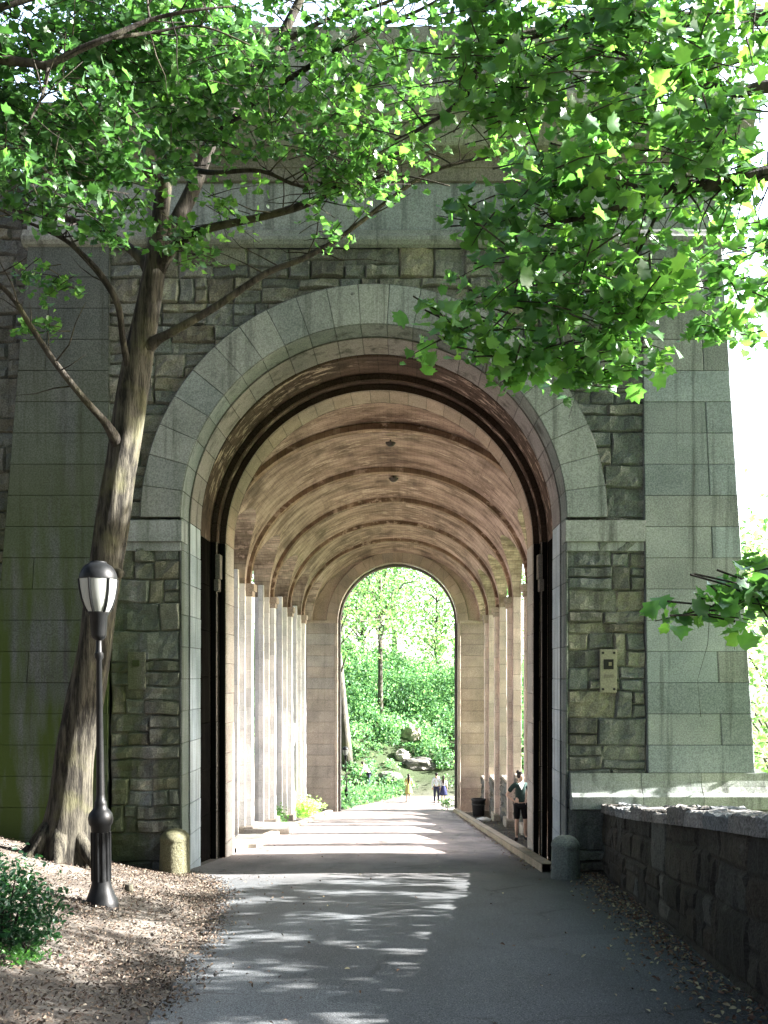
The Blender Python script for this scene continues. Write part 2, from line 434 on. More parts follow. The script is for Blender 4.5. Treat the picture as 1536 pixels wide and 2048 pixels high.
# arch sections
def arc_seg(mb,p0,p1,n,col,kw={},a0=0.,a1=math.pi,nv=2,bu=.0028,xc=XC,zs=ZS):
    (r0,y0),(r1,y1)=p0,p1; L=math.hypot(r1-r0,y1-y0); nr,ny=-(y1-y0)/L,(r1-r0)/L
    def mf(u,v,d):
        r=r0+(r1-r0)*v+nr*d; y=y0+(y1-y0)*v+ny*d
        return (xc-r*math.cos(u),y,zs+r*math.sin(u))
    for k in range(n):
        stone(mb,mf,a0+(a1-a0)*k/n,a0+(a1-a0)*(k+1)/n,0,1,4,nv,kw.get('relief',0)+rnd.uniform(-.003,.003),kw.get('rough',.003),kw.get('joint',.012),jit(col,kw.get('jit',.1)),bu,.02/L if L>.08 else .1)
def jamb_seg(mb,p0,p1,course,col,zb=-2.9,zt=ZS,kw={},sides=(-1,1),nv=2,xc=XC):
    (r0,y0),(r1,y1)=p0,p1; L=math.hypot(r1-r0,y1-y0); nr,ny=-(y1-y0)/L,(r1-r0)/L
    for sd in sides:
        def mf(u,v,d):
            r=r0+(r1-r0)*v+nr*d; y=y0+(y1-y0)*v+ny*d
            return (xc+sd*r,y,u)
        m=max(1,round((zt-zb)/course)); k=(zt-zb)/m
        for i in range(m):
            stone(mb,mf,zt-(i+1)*k,zt-i*k,0,1,3,nv,kw.get('relief',0)+rnd.uniform(-.003,.003),kw.get('rough',.003),kw.get('joint',.012),jit(col,kw.get('jit',.09)),.010,.02/L if L>.08 else .1)
NV=23
mb=MB()
arc_seg(mb,(4.0,15.39),(3.3,15.39),NV,(.285,.285,.27),dict(rough=.006,jit=.12))
arc_seg(mb,(4.0,15.56),(4.0,15.39),NV,(.2,.2,.19))
arc_seg(mb,(3.3,15.39),(3.3,15.97),NV,(.215,.22,.20))
arc_seg(mb,(3.3,15.97),(3.28,15.97),NV,(.18,.16,.14))
arc_seg(mb,(3.28,15.97),(3.28,16.8),NV,WARM)
mb.build('arch_ring',M['stone'],arc)
for s_ in (-1,1):
    mb=MB(); q=dict(sides=(s_,))
    jamb_seg(mb,(3.345,15.49),(3.3,15.45),.535,(.21,.21,.195),**q)
    jamb_seg(mb,(3.3,15.45),(3.3,15.97),.535,(.20,.205,.19),**q)
    jamb_seg(mb,(3.3,15.97),(3.28,15.97),.535,(.2,.2,.19),**q)
    jamb_seg(mb,(3.28,15.97),(3.28,16.8),.535,(.55,.565,.58),**q)
    mb.build('jamb',M['stone'],arc)
# entrance bay, near-black stone, with lighter arrises
BAY_DARK=(.006,.0055,.005); BR=(.10,.062,.048); ARR=(.16,.14,.125)  # ARR: edge strips coloured lighter, standing in for light on the arrises
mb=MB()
segs=[((3.28,16.8),(3.44,16.8),BAY_DARK),((3.44,16.8),(3.44,17.25),BAY_DARK),((3.44,17.25),(3.415,17.29),ARR),((3.415,17.29),(3.415,18.25),BAY_DARK),((3.415,18.25),(3.30,18.25),BAY_DARK),((3.30,18.25),(3.285,18.30),ARR),((3.285,18.30),(3.285,18.5),BAY_DARK),((3.285,18.5),(3.16,18.5),(.005,.0045,.004))]
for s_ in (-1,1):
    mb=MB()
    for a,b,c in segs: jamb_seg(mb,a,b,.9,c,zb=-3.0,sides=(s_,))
    mb.build('entrance_recess',M['bay_dark'],arc)
mb=MB()
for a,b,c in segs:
    if not (c is BAY_DARK and abs(a[0]-b[0])<.01):
        mr=MB(); arc_seg(mr,a,b,28,(.075,.052,.042) if c is ARR else (.040,.027,.021),dict(jit=.15,joint=.003)); mr.build('entrance_rib',M['bay_dark'],arc); continue
    cc=BR if c is BAY_DARK and abs(a[0]-b[0])<.01 else c
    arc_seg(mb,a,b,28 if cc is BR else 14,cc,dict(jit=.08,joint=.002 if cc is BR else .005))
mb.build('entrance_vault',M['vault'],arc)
# capitals in the recess
for sd in (-1,1):
    mb=MB()
    for (r0,y0,y1,z0,z1) in ((3.22,18.22,18.46,3.55,4.05),(3.25,18.24,18.48,3.3,3.55)):
        x=XC+sd*r0; w=.1*sd
        mb.box(min(x,x+w),max(x,x+w),y0,y1,z0,z1,(.16,.14,.125),.02)
    mb.build('impost_block',M['pale'],arc)
# inner arch
mb=MB()
arc_seg(mb,(3.16,18.5),(3.15,18.55),25,(.33,.26,.22)); arc_seg(mb,(3.15,18.55),(3.15,19.35),25,(.40,.315,.26),dict(rough=.006))
jamb_seg(mb,(3.16,18.5),(3.15,18.55),.6,(.4,.34,.3),zb=-3.1); jamb_seg(mb,(3.15,18.55),(3.15,19.35),.6,(.42,.38,.35),zb=-3.1)
arc_seg(mb,(3.15,19.35),(4.9,19.35),6,WARM); jamb_seg(mb,(3.15,19.35),(4.9,19.35),.6,WARM,zb=-3.1)
mb.build('inner_arch',M['pale'],arc)

# pilasters
def batter(px_top,px_bot,ztop_,zbot_):
    return lambda z: FX(px_top)+(FX(px_bot)-FX(px_top))*(ztop_-z)/(ztop_-zbot_)
zt=FZ(497); XoR=batter(1440,1506,FZ(500),FZ(1540)); XoL=batter(60,5,FZ(500),FZ(1180))
def pil(name,xin,xo,zb,sgn,colr,wr_joint,bevj,jt):
    mb=MB(); z=zt; i=0
    while z>zb+.05:
        h=min(.534,z-zb); us=[0,1]
        if i%2==wr_joint or rnd.random()<.25: us=[0,.70,1]
        for a,b in zip(us,us[1:]):
            def mf(u,v,d):
                x0=xin(v); x1=xo(v); return (x0+(x1-x0)*u,YF-.10-d,v)
            stone(mb,mf,a,b,z-h,z,4,3,rnd.uniform(-.004,.004),.004,.012,jit(colr,jt),bevj,.009)
        def ms(u,v,d): return (xo(v)+sgn*d,YF-.10+u,v)
        for a,b in ((0,1.4),(1.4,2.6),(2.6,4.0)): stone(mb,ms,a,b,z-h,z,2,2,0,.003,.010,jit(colr,jt),.01,.009)
        stone(mb,lambda u,v,d:(xin(v)-sgn*d,YF-.10+u,v),0,.14,z-h,z,1,1,0,0,0,jit(tuple(k*.8 for k in colr),.05),.01,.009)
        z-=h; i+=1
    return mb.build(name,M['stone'],arc)
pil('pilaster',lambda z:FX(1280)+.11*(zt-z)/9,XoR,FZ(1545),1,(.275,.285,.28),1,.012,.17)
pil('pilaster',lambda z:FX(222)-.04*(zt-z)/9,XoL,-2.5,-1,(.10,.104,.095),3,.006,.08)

# swept mouldings: profile of (projection d, z)
def sweep(mb,prof,x0,x1,col,joint_w=2.1,yf=YF,ends=True,jt=.08):
    L=x1-x0; k=max(1,round(L/joint_w))
    cuts=[x0]+[x0+L*(i+rnd.uniform(-.12,.12))/k for i in range(1,k)]+[x1]
    for a,b in zip(cuts,cuts[1:]):
        c=jit(col,jt)
        xs=[a,a+.008]+[a+(b-a)*i/5 for i in range(1,5)]+[b-.008,b]
        V=[];C=[];Fs=[]; m=len(prof)
        for i,x in enumerate(xs):
            e=i in(0,len(xs)-1)
            for d,z in prof:
                V.append((x,yf-d+(.010 if e else .004*noise.noise(Vector((x*2,d*9,z*5)))),z)); C.append(tuple(q*(.45 if e else 1) for q in c))
        for i in range(len(xs)-1):
            for j in range(m-1): Fs.append((i*m+j,(i+1)*m+j,(i+1)*m+j+1,i*m+j+1))
        mb.add(V,Fs,C)
    if ends:
        for x in (x0,x1):
            V=[(x,yf-d,z) for d,z in prof]+[(x,yf+.3,prof[-1][1]),(x,yf+.3,prof[0][1])]
            mb.add(V,[tuple(range(len(V)))],col)
xa,xb=XoL(zt)-.08,XoR(zt)+.08
z=FZ
mb=MB(); sweep(mb,[(.08,z(500)),(.16,z(497)),(.20,z(490)),(.20,z(483)),(.15,z(476)),(.13,z(468)),(.10,z(465))],xa,xb,(.24,.235,.21)); mb.build('string_course',M['stone'],arc)
mb=MB(); ashlar(mb,lambda u,v,d:(u,YF-.06-d,v),xa+.05,xb-.05,z(465),z(370),2.0,(1.4,2.3),(.285,.29,.285),jitter=.07,joint=.008,nu=5,nv=3); mb.build('frieze',M['stone'],arc)
mb=MB(); sweep(mb,[(.06,z(370)),(.12,z(369)),(.13,z(345)),(.15,z(344)),(.16,z(327)),(.22,z(322))],xa,xb,(.20,.175,.15)); mb.build('architrave',M['stone'],arc)
mb=MB(); sweep(mb,[(.22,z(322)),(.40,z(318)),(.42,z(312)),(.44,z(280)),(.48,z(275)),(.56,z(262)),(.58,z(247)),(.50,z(243)),(-.5,z(232))],xa-.35,xb+.35,(.235,.23,.17)); mb.build('cornice',M['stone'],arc)
# attic above, set back
ya=16.15
def az(py): return EYE+(VY-py)/F*ya
mb=MB(); ax0,ax1=XC-(FX(1288)-XC)*1.04,XC+(FX(1288)-XC)*1.04
ashlar(mb,lambda u,v,d:(u,ya-d,v),ax0,ax1,az(262),az(188),1.,(1.6,2.4),(.34,.33,.29),nu=4)
ashlar(mb,lambda u,v,d:(u,ya+.1-d,v),ax0+.1,ax1-.1,az(188)+.0,az(92),.6,(1.,1.8),(.27,.27,.26),nu=4)
sweep(mb,[(.0,az(192)),(.06,az(190)),(.06,az(186)),(-.1,az(183))],ax0,ax1,(.36,.35,.31),yf=ya)
sweep(mb,[(-.1,az(96)),(.08,az(90)),(.12,az(80)),(.14,az(64)),(-.6,az(58))],ax0-.05,ax1+.05,(.25,.245,.22),yf=ya)
mb.box(ax0+.15,ax1-.15,ya+.2,19.3,az(262),az(60),(.25,.25,.24))
mb.build('attic',M['stone'],arc)
# tower body behind the front (roof slab and back wall)
mb=MB(); mb.box(xa+.1,xb-.1,YF+.25,19.45,ZS+3.75,z(236),(.24,.24,.23)); 
for x0,x1 in ((XoL(0)+.05,-4.3),(3.2,XoR(0)-.05)):
    mb.box(x0,x1,19.2,19.5,-4,ZS+3.8,(.24,.24,.23))
mb.box(xa+.1,xb-.1,19.36,19.5,ZS+3.2,ZS+3.76,(.24,.24,.23))
mb.build('tower_body',M['stone'],arc)
# imposts
for x0,x1 in ((FX(222)+.02,XC-3.31),(XC+3.31,FX(1287))):
    mb=MB()
    for a,b,zz0,zz1,pj in ((x0,x1,z(1085),z(1043),.13),(x0+.0,x1+(.0),z(1103),z(1085),.07)):
        x0_,x1_=a,b
        if x0<0: x1_=x1+(.03 if pj>.1 else .0)
        else: x0_=x0-(.03 if pj>.1 else .0)
        mb.box(x0_,x1_,YF-pj,YF+.3,zz0+.002,zz1,jit((.31,.31,.295),.05),.008)
    mb.build('impost',M['stone'],arc)
# plinth right
mb=MB(); xp0=XC+3.36; sweep(mb,[(.20,z(1617)),(.27,z(1614)),(.27,z(1590)),(.25,z(1588)),(.20,z(1583)),(.15,z(1572)),(.12,z(1560)),(.11,z(1545))],xp0,XoR(z(1580))+.2,(.31,.315,.28),joint_w=1.25)
mb.box(xp0+.02,XoR(z(1580))+.1,YF-.05,YF+.4,z(1617),z(1548),(.3,.3,.28))
mb.build('plinth',M['stone'],arc)
# small wall fittings let into the rubble
def plate(px,py,w,h):
    mb=MB(); c=P(px,py,YF-.09)
    mb.box(c.x-w/2,c.x+w/2,YF-.095,YF-.02,c.z-h/2,c.z+h/2,(.23,.22,.17),.01); o=mb.build('wall_plate',M['plain'],arc)
    mb=MB(); mb.box(c.x-.085,c.x+.085,YF-.105,YF-.097,c.z+.03,c.z+.20,(.012,.012,.012),.004); q=mb.build('socket_box',M['plain'],arc); q.parent=o
    mb=MB(); mb.box(c.x+.0,c.x+.05,YF-.112,YF-.106,c.z+.09,c.z+.15,(.2,.18,.12)); q=mb.build('socket',M['plain'],arc); q.parent=o
    mb=MB(); mb.box(c.x-.08,c.x+.09,YF-.100,YF-.096,c.z-.12,c.z-.06,(.16,.15,.12),.003); q=mb.build('label_strip',M['plain'],arc); q.parent=o
    for sx in (-1,1):
        for sz in (-1,1):
            mb=MB(); V=[];n=10
            for k in range(n): V.append((c.x+sx*w*.33+.022*math.cos(k*2*math.pi/n),YF-.103,c.z+sz*h*.42+.022*math.sin(k*2*math.pi/n)))
            V+= [(x,YF-.09,zz) for x,_,zz in V]
            mb.add(V,[tuple(range(n))]+[(k,(k+1)%n,(k+1)%n+n,k+n) for k in range(n)],(.02,.02,.02)); q=mb.build('bolt',M['plain'],arc); q.parent=o
plate(1217,1342,.29,.74)
mb=MB(); c=P(272,1327,YF-.07); mb.box(c.x-.15,c.x+.16,YF-.075,YF,c.z-.45,c.z+.2,(.13,.125,.105),.02); mb.box(c.x-.06,c.x+.06,YF-.09,YF-.05,c.z-.05,c.z+.06,(.015,.015,.015),.01); mb.build('drain_block',M['rubble'],arc)

# --- long vault
A_,B_=4.2,3.45; XV=-.565; ZV=4.28
XRI,XLI=XV+A_,XV-A_; XRO,XLO=XRI+.28,XLI-.5
RIB=[22.1,26.75,31.35,35.95,40.6]; YE=45.2
OP=[(19.55,21.7)]+[(a+.4,b-.4) for a,b in zip(RIB,RIB[1:])]+[(41.0,44.8)]
def hY(y):
    for a,b in OP:
        if a<y<b:
            hw=(b-a)/2; m=(a+b)/2; k=min(1,1.85/hw)
            return ZV+math.sqrt(max(0,hw*hw-(y-m)**2))*k*.98
    return ZV
ys=[19.3]
for a,b in OP:
    m=(a+b)/2; hw=(b-a)/2
    ys+= [a-.001]+[m-hw*math.cos(math.pi*i/26) for i in range(27)]+[b+.001]
ys+=RIB+[YE]; ys=sorted(set(round(q,4) for q in ys))
BAY=[19.5]+RIB+[YE]
def dome(y):
    for a,b in zip(BAY,BAY[1:]):
        if a<y<b: return .20*math.sin(math.pi*(y-a)/(b-a))**.8
    return 0.
ys=sorted(set(ys+[round(a+(b-a)*i/8,4) for a,b in zip(BAY,BAY[1:]) for i in range(9)]))
mb=MB(); V=[];Fs=[];C=[]; NT=56
for y in ys:
    t0=math.asin(min(.98,(hY(y)-ZV)/B_))
    for i in range(NT+1):
        t=t0+(math.pi-2*t0)*i/NT
        w=.02*noise.noise(Vector((t*2,y*.7,0)))-dome(y)*math.sin(t)**4
        V.append((XV-(A_-w)*math.cos(t),y,ZV+(B_-w)*math.sin(t)))
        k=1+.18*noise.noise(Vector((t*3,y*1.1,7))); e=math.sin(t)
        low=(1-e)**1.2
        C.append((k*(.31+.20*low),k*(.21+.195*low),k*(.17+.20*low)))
for j in range(len(ys)-1):
    for i in range(NT): Fs.append((j*(NT+1)+i,(j+1)*(NT+1)+i,(j+1)*(NT+1)+i+1,j*(NT+1)+i+1))
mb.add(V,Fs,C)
# lunettes and outer wall
for sd in (-1,1):
    xo=XRO if sd>0 else XLO
    V=[];Fs=[];C=[];m=5
    yl=[y for y in ys if y>=19.3]
    for y in yl:
        h=hY(y); t0=math.asin(min(.98,(h-ZV)/B_)); xi=XV+sd*A_*math.cos(t0)
        for i in range(m): V.append((xi+(xo-xi)*i/(m-1),y,h)); C.append((.36,.29,.23))
    for j in range(len(yl)-1):
        for i in range(m-1): Fs.append((j*m+i,(j+1)*m+i,(j+1)*m+i+1,j*m+i+1))
    mb.add(V,Fs,C)
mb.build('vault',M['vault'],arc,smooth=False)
mb=MB()
for sd in (-1,1):
    xo=XRO if sd>0 else XLO; V=[];Fs=[]
    for y in ys: V+=[(xo,y,hY(y)),(xo,y,9.3)]
    for j in range(len(ys)-1): Fs.append((2*j,2*j+2,2*j+3,2*j+1))
    mb.add(V,Fs,(.3,.28,.25))
mb.box(XLO-.2,XRO+.2,19.51,46.6,9.3,9.6,(.3,.29,.27)); mb.box(XLO,XRO,46.3,46.6,7.9,9.3,(.3,.29,.27))
mb.build('outer_wall',M['stone'],arc)
for yr in RIB+[20.0-.35]:
    mb=MB(); wd=.15
    def emap(a,b,y0,y1,ny,rad):
        def mf(u,v,d): return (XV-(a-rad*d)*math.cos(u),y0+(y1-y0)*v+ny*d,ZV+(b-rad*d)*math.sin(u))
        return mf
    for k in range(24):
        u0,u1=math.pi*k/24,math.pi*(k+1)/24; c=jit((.27,.175,.125),.1)
        stone(mb,emap(A_-.11,B_-.12,yr-wd,yr+wd,0,1),u0,u1,0,1,2,1,0,.004,.004,c,.001,.05)
        for sgn in (-1,1):
            def mf(u,v,d,sgn=sgn): return (XV-(A_+.02-.13*v)*math.cos(u),yr+sgn*(wd+d),ZV+(B_+.02-.14*v)*math.sin(u))
            stone(mb,mf,u0,u1,0,1,2,1,0,.003,.003,tuple(q*.8 for q in c),.001,.05)
    mb.build('rib',M['vault'],arc)
# piers
for yr in RIB:
    for sd in (-1,1):
        mb=MB(); xi=XRI if sd>0 else XLI; xo=XRO if sd>0 else XLO; zb=floor_z(yr)-.6; y0,y1=yr-.4,yr+.4
        c=(.62,.52,.475) if sd>0 else (.76,.755,.77)  # left piers coloured paler to stand in for sunlight on them
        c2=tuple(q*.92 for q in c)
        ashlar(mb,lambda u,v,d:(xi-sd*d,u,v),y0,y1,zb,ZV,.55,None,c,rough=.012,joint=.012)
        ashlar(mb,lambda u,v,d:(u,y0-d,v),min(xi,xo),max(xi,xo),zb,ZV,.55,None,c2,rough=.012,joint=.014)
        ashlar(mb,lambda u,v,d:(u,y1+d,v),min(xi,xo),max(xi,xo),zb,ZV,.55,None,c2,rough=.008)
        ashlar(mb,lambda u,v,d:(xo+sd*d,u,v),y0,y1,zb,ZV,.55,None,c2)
        # respond under the rib
        xr_=xi-sd*.16
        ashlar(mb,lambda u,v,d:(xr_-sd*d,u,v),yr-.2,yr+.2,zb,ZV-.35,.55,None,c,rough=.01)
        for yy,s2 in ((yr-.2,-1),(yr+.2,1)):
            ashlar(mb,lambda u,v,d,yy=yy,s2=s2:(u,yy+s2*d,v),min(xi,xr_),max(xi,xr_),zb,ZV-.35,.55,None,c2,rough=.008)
        p=mb.build('pier',M['pale'],arc)
        if sd<0:
            for s3 in (-1,1):
                mb=MB(); ya_,yb_=sorted((yr+s3*.405,yr+s3*.60)); x0_,x1_=xi-.34,xi-.16
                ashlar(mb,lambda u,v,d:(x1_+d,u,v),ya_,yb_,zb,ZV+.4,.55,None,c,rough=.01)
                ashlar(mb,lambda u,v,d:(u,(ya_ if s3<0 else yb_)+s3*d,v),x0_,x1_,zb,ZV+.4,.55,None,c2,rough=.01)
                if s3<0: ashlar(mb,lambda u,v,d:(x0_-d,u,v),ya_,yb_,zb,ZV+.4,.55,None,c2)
                q=mb.build('shaft',M['pale'],arc); q.parent=p
        mb=MB()
        for dz0,dz1,pj in ((-.36,-.2,.20),(-.2,.02,.25)):
            a,b=xi-sd*pj,xi+sd*.02
            mb.box(min(a,b),max(a,b),yr-.2-(pj-.16),yr+.2+(pj-.16),ZV+dz0,ZV+dz1-.003,jit((.34,.28,.24),.1),.02)
        q=mb.build('capital',M['pale'],arc); q.parent=p
        mb=MB(); a,b=xi-sd*.26,xi+sd*.3
        mb.box(min(a,b),max(a,b),y0-.08,y1+.08,floor_z(yr)-.5,floor_z(yr)+.28,jit((.40,.36,.32),.08),.03)
        q=mb.build('pier_base',M['pale'],arc); q.parent=p
# sill walls in the right hand openings
for a,b in OP:
    mb=MB(); rubble(mb,lambda u,v,d:(XRI+.08-d,u,v),a-.05,b+.05,floor_z(b)-.8,floor_z((a+b)/2)+1.5,h=(.3,.5)); zt_=floor_z((a+b)/2)+1.5
    mb.box(XRI+.03,XRO+.05,a-.03,b+.03,zt_,zt_+.1,(.36,.31,.26),.02); mb.box(XRI+.12,XRO-.02,a-.03,b+.03,floor_z(b)-2,zt_-.01,(.3,.25,.2))
    mb.build('sill_wall',M['pale'],arc)
# end wall with its arch
RE=3.02; ZE=4.22; XE=-.5
mb=MB()
arc_seg(mb,(RE+.55,YE-.08),(RE,YE-.08),21,(.36,.285,.24),dict(rough=.006),xc=XE,zs=ZE)
arc_seg(mb,(RE+.55,YE),(RE+.55,YE-.08),21,(.3,.24,.2),xc=XE,zs=ZE)
arc_seg(mb,(RE,YE-.08),(RE,YE+.5),21,(.34,.27,.23),xc=XE,zs=ZE)
arc_seg(mb,(RE,YE+.5),(RE-.1,YE+.5),21,(.1,.085,.075),xc=XE,zs=ZE)
arc_seg(mb,(RE-.1,YE+.5),(RE-.1,YE+1.2),21,(.10,.08,.07),xc=XE,zs=ZE)
for p0,p1,c in (((RE+.15,YE-.08),(RE,YE-.08),(.4,.34,.3)),((RE,YE-.08),(RE,YE+.5),(.4,.35,.31)),((RE,YE+.5),(RE-.1,YE+.5),(.09,.08,.075)),((RE-.1,YE+.5),(RE-.1,YE+1.2),(.07,.065,.065))):
    jamb_seg(mb,p0,p1,.6,c,zb=-6.3,zt=ZE,xc=XE)
mb.build('end_arch',M['pale'],arc)
mb=MB(); V=[];Fs=[];n=40
for i in range(n+1):
    t=math.pi*i/n
    V+=[(XE-(RE+.5)*math.cos(t),YE,ZE+(RE+.5)*math.sin(t)),(XV-(A_+.25)*math.cos(t),YE,ZV+(B_+.6)*math.sin(t))]
for i in range(n): Fs.append((2*i,2*i+2,2*i+3,2*i+1))
mb.add(V,Fs,(.35,.275,.225))
for x0,x1,c in ((XLI-.3,XE-RE-.1,(.38,.34,.315)),(XE+RE+.1,XRI+.3,(.37,.29,.25))):
    ashlar(mb,lambda u,v,d:(u,YE-d,v),x0,x1,-6.3,ZE,.55,None,c,rough=.02,joint=.02,bev=.015,jitter=.14)
    mb.box(x0,x1,YE-.1,YE,ZE-.02,ZE+.12,(.4,.33,.28),.015)
mb.box(XLO,XE-RE-.02,YE+.02,YE+1.2,-6.6,ZE,(.3,.27,.25)); mb.box(XE+RE+.02,XRO,YE+.02,YE+1.2,-6.6,ZE,(.3,.27,.25))
mb.box(XLO,XRO,YE+1.0,YE+1.4,ZE+RE+.02,9.3,(.3,.27,.25))
for x0,x1 in ((XLO,XE-RE),(XE+RE,XRO)): mb.box(x0,x1,YE+1.0,YE+1.4,ZE,ZE+RE+.02,(.3,.27,.25))
mb.build('end_wall',M['pale'],arc)

# hanging light fittings
def fitting(px,py,Y,lab,s=1.):
    p=P(px,py,Y); top=ZV+B_-.02 if Y>19 else ZS+3.42
    e=empty('ceiling_lamp',(p.x,Y,p.z),lab,'ceiling lamp','dark lamp fittings hanging from the vault crown')
    mb=MB(); mb.tube([(p.x,Y,p.z),(p.x,Y,max(top,p.z+.1))],[.03*s,.03*s],8,(.05,.04,.035)); mb.build('stem',M['iron'],e)
    mb=MB(); mb.lathe([(.03,-.12*s),(.10*s,-.10*s),(.18*s,-.02*s),(.2*s,.03*s),(.06*s,.06*s)],p.x,Y,p.z,14,(.05,.04,.035)); mb.build('lamp_bowl',M['iron'],e)
fitting(755,700,17.5,'wide dark lamp bowl hanging just inside the front arch',.95)
fitting(781,887,23.7,'dark lamp fitting under the first long bay of the vault, nearer of two alike',.7)
fitting(787,958,28.6,'small dark lamp fitting farther down the vault beyond the second rib',.8)

# guard stones either side of the arch
def guard(px0,px1,pyb,Y,lab,col):
    zb=EYE-(pyb-VY)*Y/F; c=P((px0+px1)/2,pyb,Y); r=(px1-px0)/2*Y/F; mb=MB()
    n=28; prof=[(1.04,-.5),(1.04,.02),(.99,.25),(.95,.52),(.93,.56),(.97,.58),(.97,.62),(.90,.665),(.7,.72),(.4,.755),(.08,.77)]
    V=[];Fs=[];C=[]
    for k,(q,h) in enumerate(prof):
        for i in range(n):
            a=2*math.pi*i/n; w=1+.03*noise.noise(Vector((math.cos(a)*2,math.sin(a)*2,h*3+px0)))
            V.append((c.x+r*q*w*math.cos(a),Y+r*1.05*q*w*math.sin(a),zb+h)); C.append(jit(col,.06))
    for k in range(len(prof)-1):
        for i in range(n): Fs.append((k*n+i,k*n+(i+1)%n,(k+1)*n+(i+1)%n,(k+1)*n+i))
    Fs.append(tuple((len(prof)-1)*n+i for i in range(n)))
    mb.add(V,Fs,C); o=mb.build('guard_stone',M['rubble'],None,True)
    tag(o,lab,'guard stone','round topped guard stones beside the arch'); return o
guard(320,379,1748,15.2,'mossy tan rounded guard stone at the foot of the arch beside the leaf litter',(.15,.135,.085))
guard(1102,1160,1765,14.55,'grey tapering guard stone at the foot of the arch next to the parapet wall',(.23,.245,.235))

# retaining wall left of the arcade
mb=MB(); rubble(mb,lambda u,v,d:(u,YF+.25-d,v),-14,XoL(8)+.3,-1.5,FZ(330),h=(.4,.7),w=(.5,1.2),dark=.72)
mb.box(-14,XoL(8)+.3,YF+.35,YF+1.,-2.5,FZ(330),(.2,.2,.19)); mb.box(-14.1,XoL(8)-.45,YF+.12,YF+1.1,FZ(330),FZ(300),(.25,.25,.23),.03)
o=mb.build('retaining_wall',M['rubble']); tag(o,'dark rubble stone wall continuing left of the arcade behind the leaning tree','wall')

# parapet wall on the right
pw=[(y,lerp_tab(XR[:5],y)) for y in axis((-6,15.45,.4))]
def pmap(u,v,d):
    x=lerp_tab(XR[:5],u); hgt=1.09+.05*noise.noise(Vector((u*.8,0,4)))+.15*(1-sstep(5.5,14,u))
    return (x-.03+.05*(v)-d,u,floor_z(u)-.3+(hgt+.3)*v)
par=empty('parapet_wall',(2.9,10,floor_z(10)),'low dark rubble parapet wall with rough sunlit coping along the right of the drive','wall')
mb=MB()
for a,b,c,d in rubble_rects(-6,15.45,0,1,h=(.22,.36),w=(.35,.9)):
    stone(mb,pmap,a,b,c,d,max(2,int((b-a)/.09)),3,rnd.uniform(.0,.03),.035,.006,jit((.042,.036,.03) if rnd.random()>.07 else (.10,.095,.085),.35),.03,.03,mortar=(.034,.03,.026),freq=5)  # inner face coloured very dark, standing in for tree shade
V=[];Fs=[]
for y in axis((-6,15.45,.4)):
    x=lerp_tab(XR[:5],y); V+=[(x+.56,y,floor_z(y)-6),(x+.56,y,floor_z(y)+1.09+.15*(1-sstep(5.5,14,y)))]
for j in range(len(V)//2-1): Fs.append((2*j,2*j+2,2*j+3,2*j+1))
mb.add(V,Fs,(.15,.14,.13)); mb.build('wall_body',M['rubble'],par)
mb=MB(); y=-6
while y<15.4:
    L=min(rnd.uniform(.5,1.1),15.45-y); t=rnd.uniform(.05,.10); hz=rnd.uniform(-.02,.03); sd=rnd.uniform(0,50)
    cuts=[0] if rnd.random()<.5 else [0,rnd.uniform(.4,.6)]
    cuts=cuts+[1]
    for a,b in zip(cuts,cuts[1:]):
        def cm(u,v,d):
            # v: 0..1 front face, 1..2 top, 2..3 back, across part a..b of the width
            x0=lerp_tab(XR[:5],u)-.045; W=.66
            xa_=x0+W*a; xb_=x0+W*b; zz=floor_z(u)+1.05+.15*(1-sstep(5.5,14,u)); h=t+.06+hz
            if v<=1: return (xa_-d,u,zz+h*v)
            if v<=2: return (xa_+(xb_-xa_)*(v-1),u,zz+h+d)
            return (xb_+d,u,zz+h*(3-v))
        nu=max(3,int(L/.08)); 
        us=[y+L*i/nu for i in range(nu+1)]; vs=[0,.5,.9]+[1.04+.92*i/5 for i in range(6)]+[2.1,2.5,3]
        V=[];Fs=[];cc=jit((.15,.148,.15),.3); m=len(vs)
        for i,u in enumerate(us):
            for v in vs:
                p=cm(u,v,0); q=Vector((p[0]*6+sd,p[1]*6,p[2]*6)); e=i in (0,nu)
                d=.035*noise.noise(q)+.025*noise.noise(q*2.2)-(.03 if e else 0)
                V.append(cm(u,v,d))
        for i in range(nu):
            for j in range(m-1): Fs.append((i*m+j,(i+1)*m+j,(i+1)*m+j+1,i*m+j+1))
        for i in (0,nu): Fs.append(tuple(i*m+j for j in range(m)))
        mb.add(V,Fs,cc)
    y+=L
mb.build('coping',M['rock'],par)

